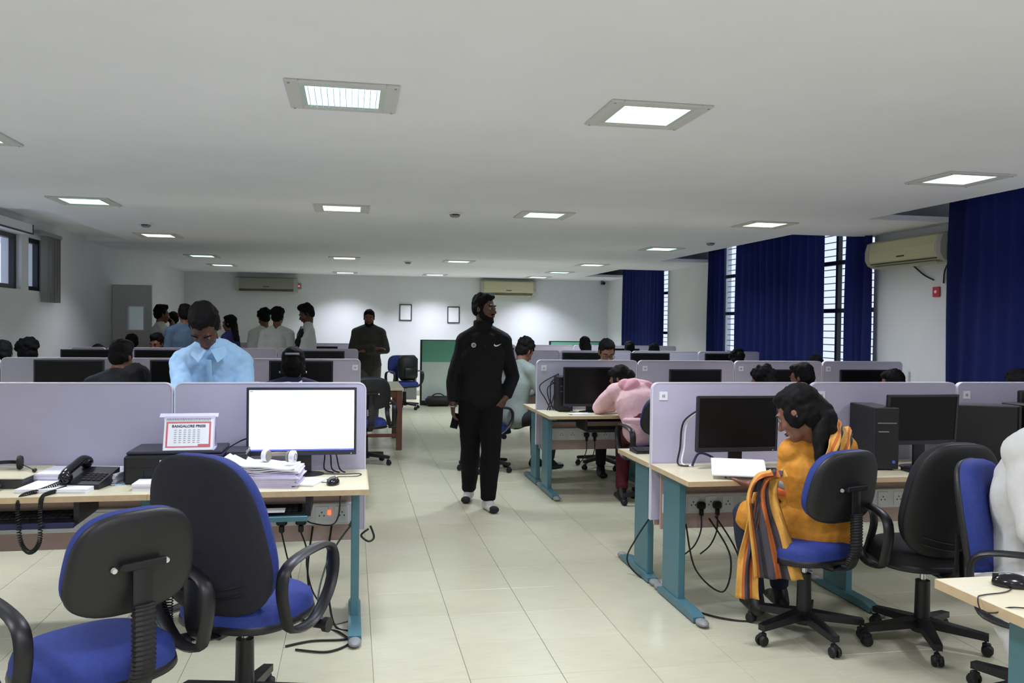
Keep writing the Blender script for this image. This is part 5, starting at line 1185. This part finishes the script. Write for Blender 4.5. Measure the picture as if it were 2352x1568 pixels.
# ---- seated people: mostly heads over the partition boards
dk = fabric('dark cotton top', '1e1e26'); teal_t = fabric('teal top', '2c5058'); red_t = fabric('red top', 'b0203c'); pale = fabric('pale green shirt', '8a9692')
def sit(label, px, py, Y, deg, hair='short', top=dk, face=False, **k):
    return sitting(label, px, py, Y, deg, vox=.017, hair=hair, top=('shirt', top), legs=('trousers', TROUSER), shoes=('shoe', SHOE), face=face, **k)
sit('dark haired person cut by the left edge over the second board', 6, 784, 8.4, 0, 'tall')
sit('dark haired person with bushy hair at far left over the second board', 64, 781, 8.9, 15, 'curly', hs=1.05)
sit('head just showing above the third board at far left', 226, 790, 11.5, 0)
sit('person in black seen from behind, tall over the second left board', 280, 782, 7.1, -20, 'tall', dk, over=dict(sL=(-.2, .05, 1.02), sR=(.2, .05, 1.02)))
sit('person with dark hair low before the second-row monitor at left', 313, 835, 5.95, 0, 'long', dk, hs=1.1)
sit('dark haired person seated beyond the third board, left of the bending man', 302, 766, 12.5, 30)
sit('person looking down beyond the third board beside the bending man', 360, 766, 11.85, 160, 'tall', face=True)
sit('head showing above the farthest left boards under the white shirts', 650, 786, 13.3, 0)
def clip(body, Jl, H, base):
    m = MB(); m.box(-.05, .05, -.012, .012, -.008, .008, b=.004, M=H @ T(0, -.125, .06)); m.build('hair_clip', mat('silver grey clip', '8c8c90', .3, .5), body)
    for s in (-1, 1):
        m = MB(); m.ell((0, 0, 0), (.008, .008, .008), M=H @ T(s*.09, -.0, -.045)); m.build('earring', CHROME, body)
sit('woman with a hair clip seen from behind before the dark monitor', 674, 797, 7.0, 0, 'bun', fabric('indigo top', '262448'), extra=clip, hs=1.12)
# right
def seated_grey(body, Jl, H, base): pass
sit('man in a pale grey shirt seated behind the walking man', 1206, 779, 8.9, -60, 'curly', pale, hpitch=.5)
sit('person with long straight dark hair seen from behind at the farthest right row', 1343, 772, 12.6, 0, 'long')
def specs(body, Jl, H, base):
    for s in (-1, 1):
        m = MB(); m.tube([H @ V((s*.033+.026*cos(a), .098, .0+.02*sin(a))) for a in [i*pi/8 for i in range(16)]], .0025, 6, closed=True); m.build('spectacle_rim', BLACK, body)
    m = MB(); m.tube([H @ V((-.008, .1, .004)), H @ V((.008, .1, .004))], .0025, 6); m.build('spectacle_bridge', BLACK, body)
sit('spectacled man looking down over the second right board', 1394, 778, 8.75, 178, 'short', WSHIRT, True, hpitch=.45, extra=specs, hs=1.08)
sit('dark head before the corner curtain, left of the pair', 1446, 785, 13.35, 0, 'tall')
sit('dark head before the corner curtain, right of the pair', 1502, 788, 12.7, 5, 'long')
sit('dark head low over the third board beside the middle window', 1692, 805, 10.2, 0, 'curly')
sit('top of a dark head under the broad curtain', 1873, 814, 9.1, 0, 'short')
sit('curly haired person turning left, behind the nearest right board', 1752, 843, 6.5, 40, 'curly', dk, True, hs=1.0)
sit('person with a red collar behind the nearest right board', 1842, 832, 7.1, 35, 'short', red_t, True, hs=1.05)
sit('woman leaning left by the right wall behind the nearest board', 2050, 847, 6.95, 45, 'long', dk, True, hs=1.0)
sit('dark head at the right edge before the long curtain', 2340, 851, 5.95, 0, 'tall', hs=1.05)
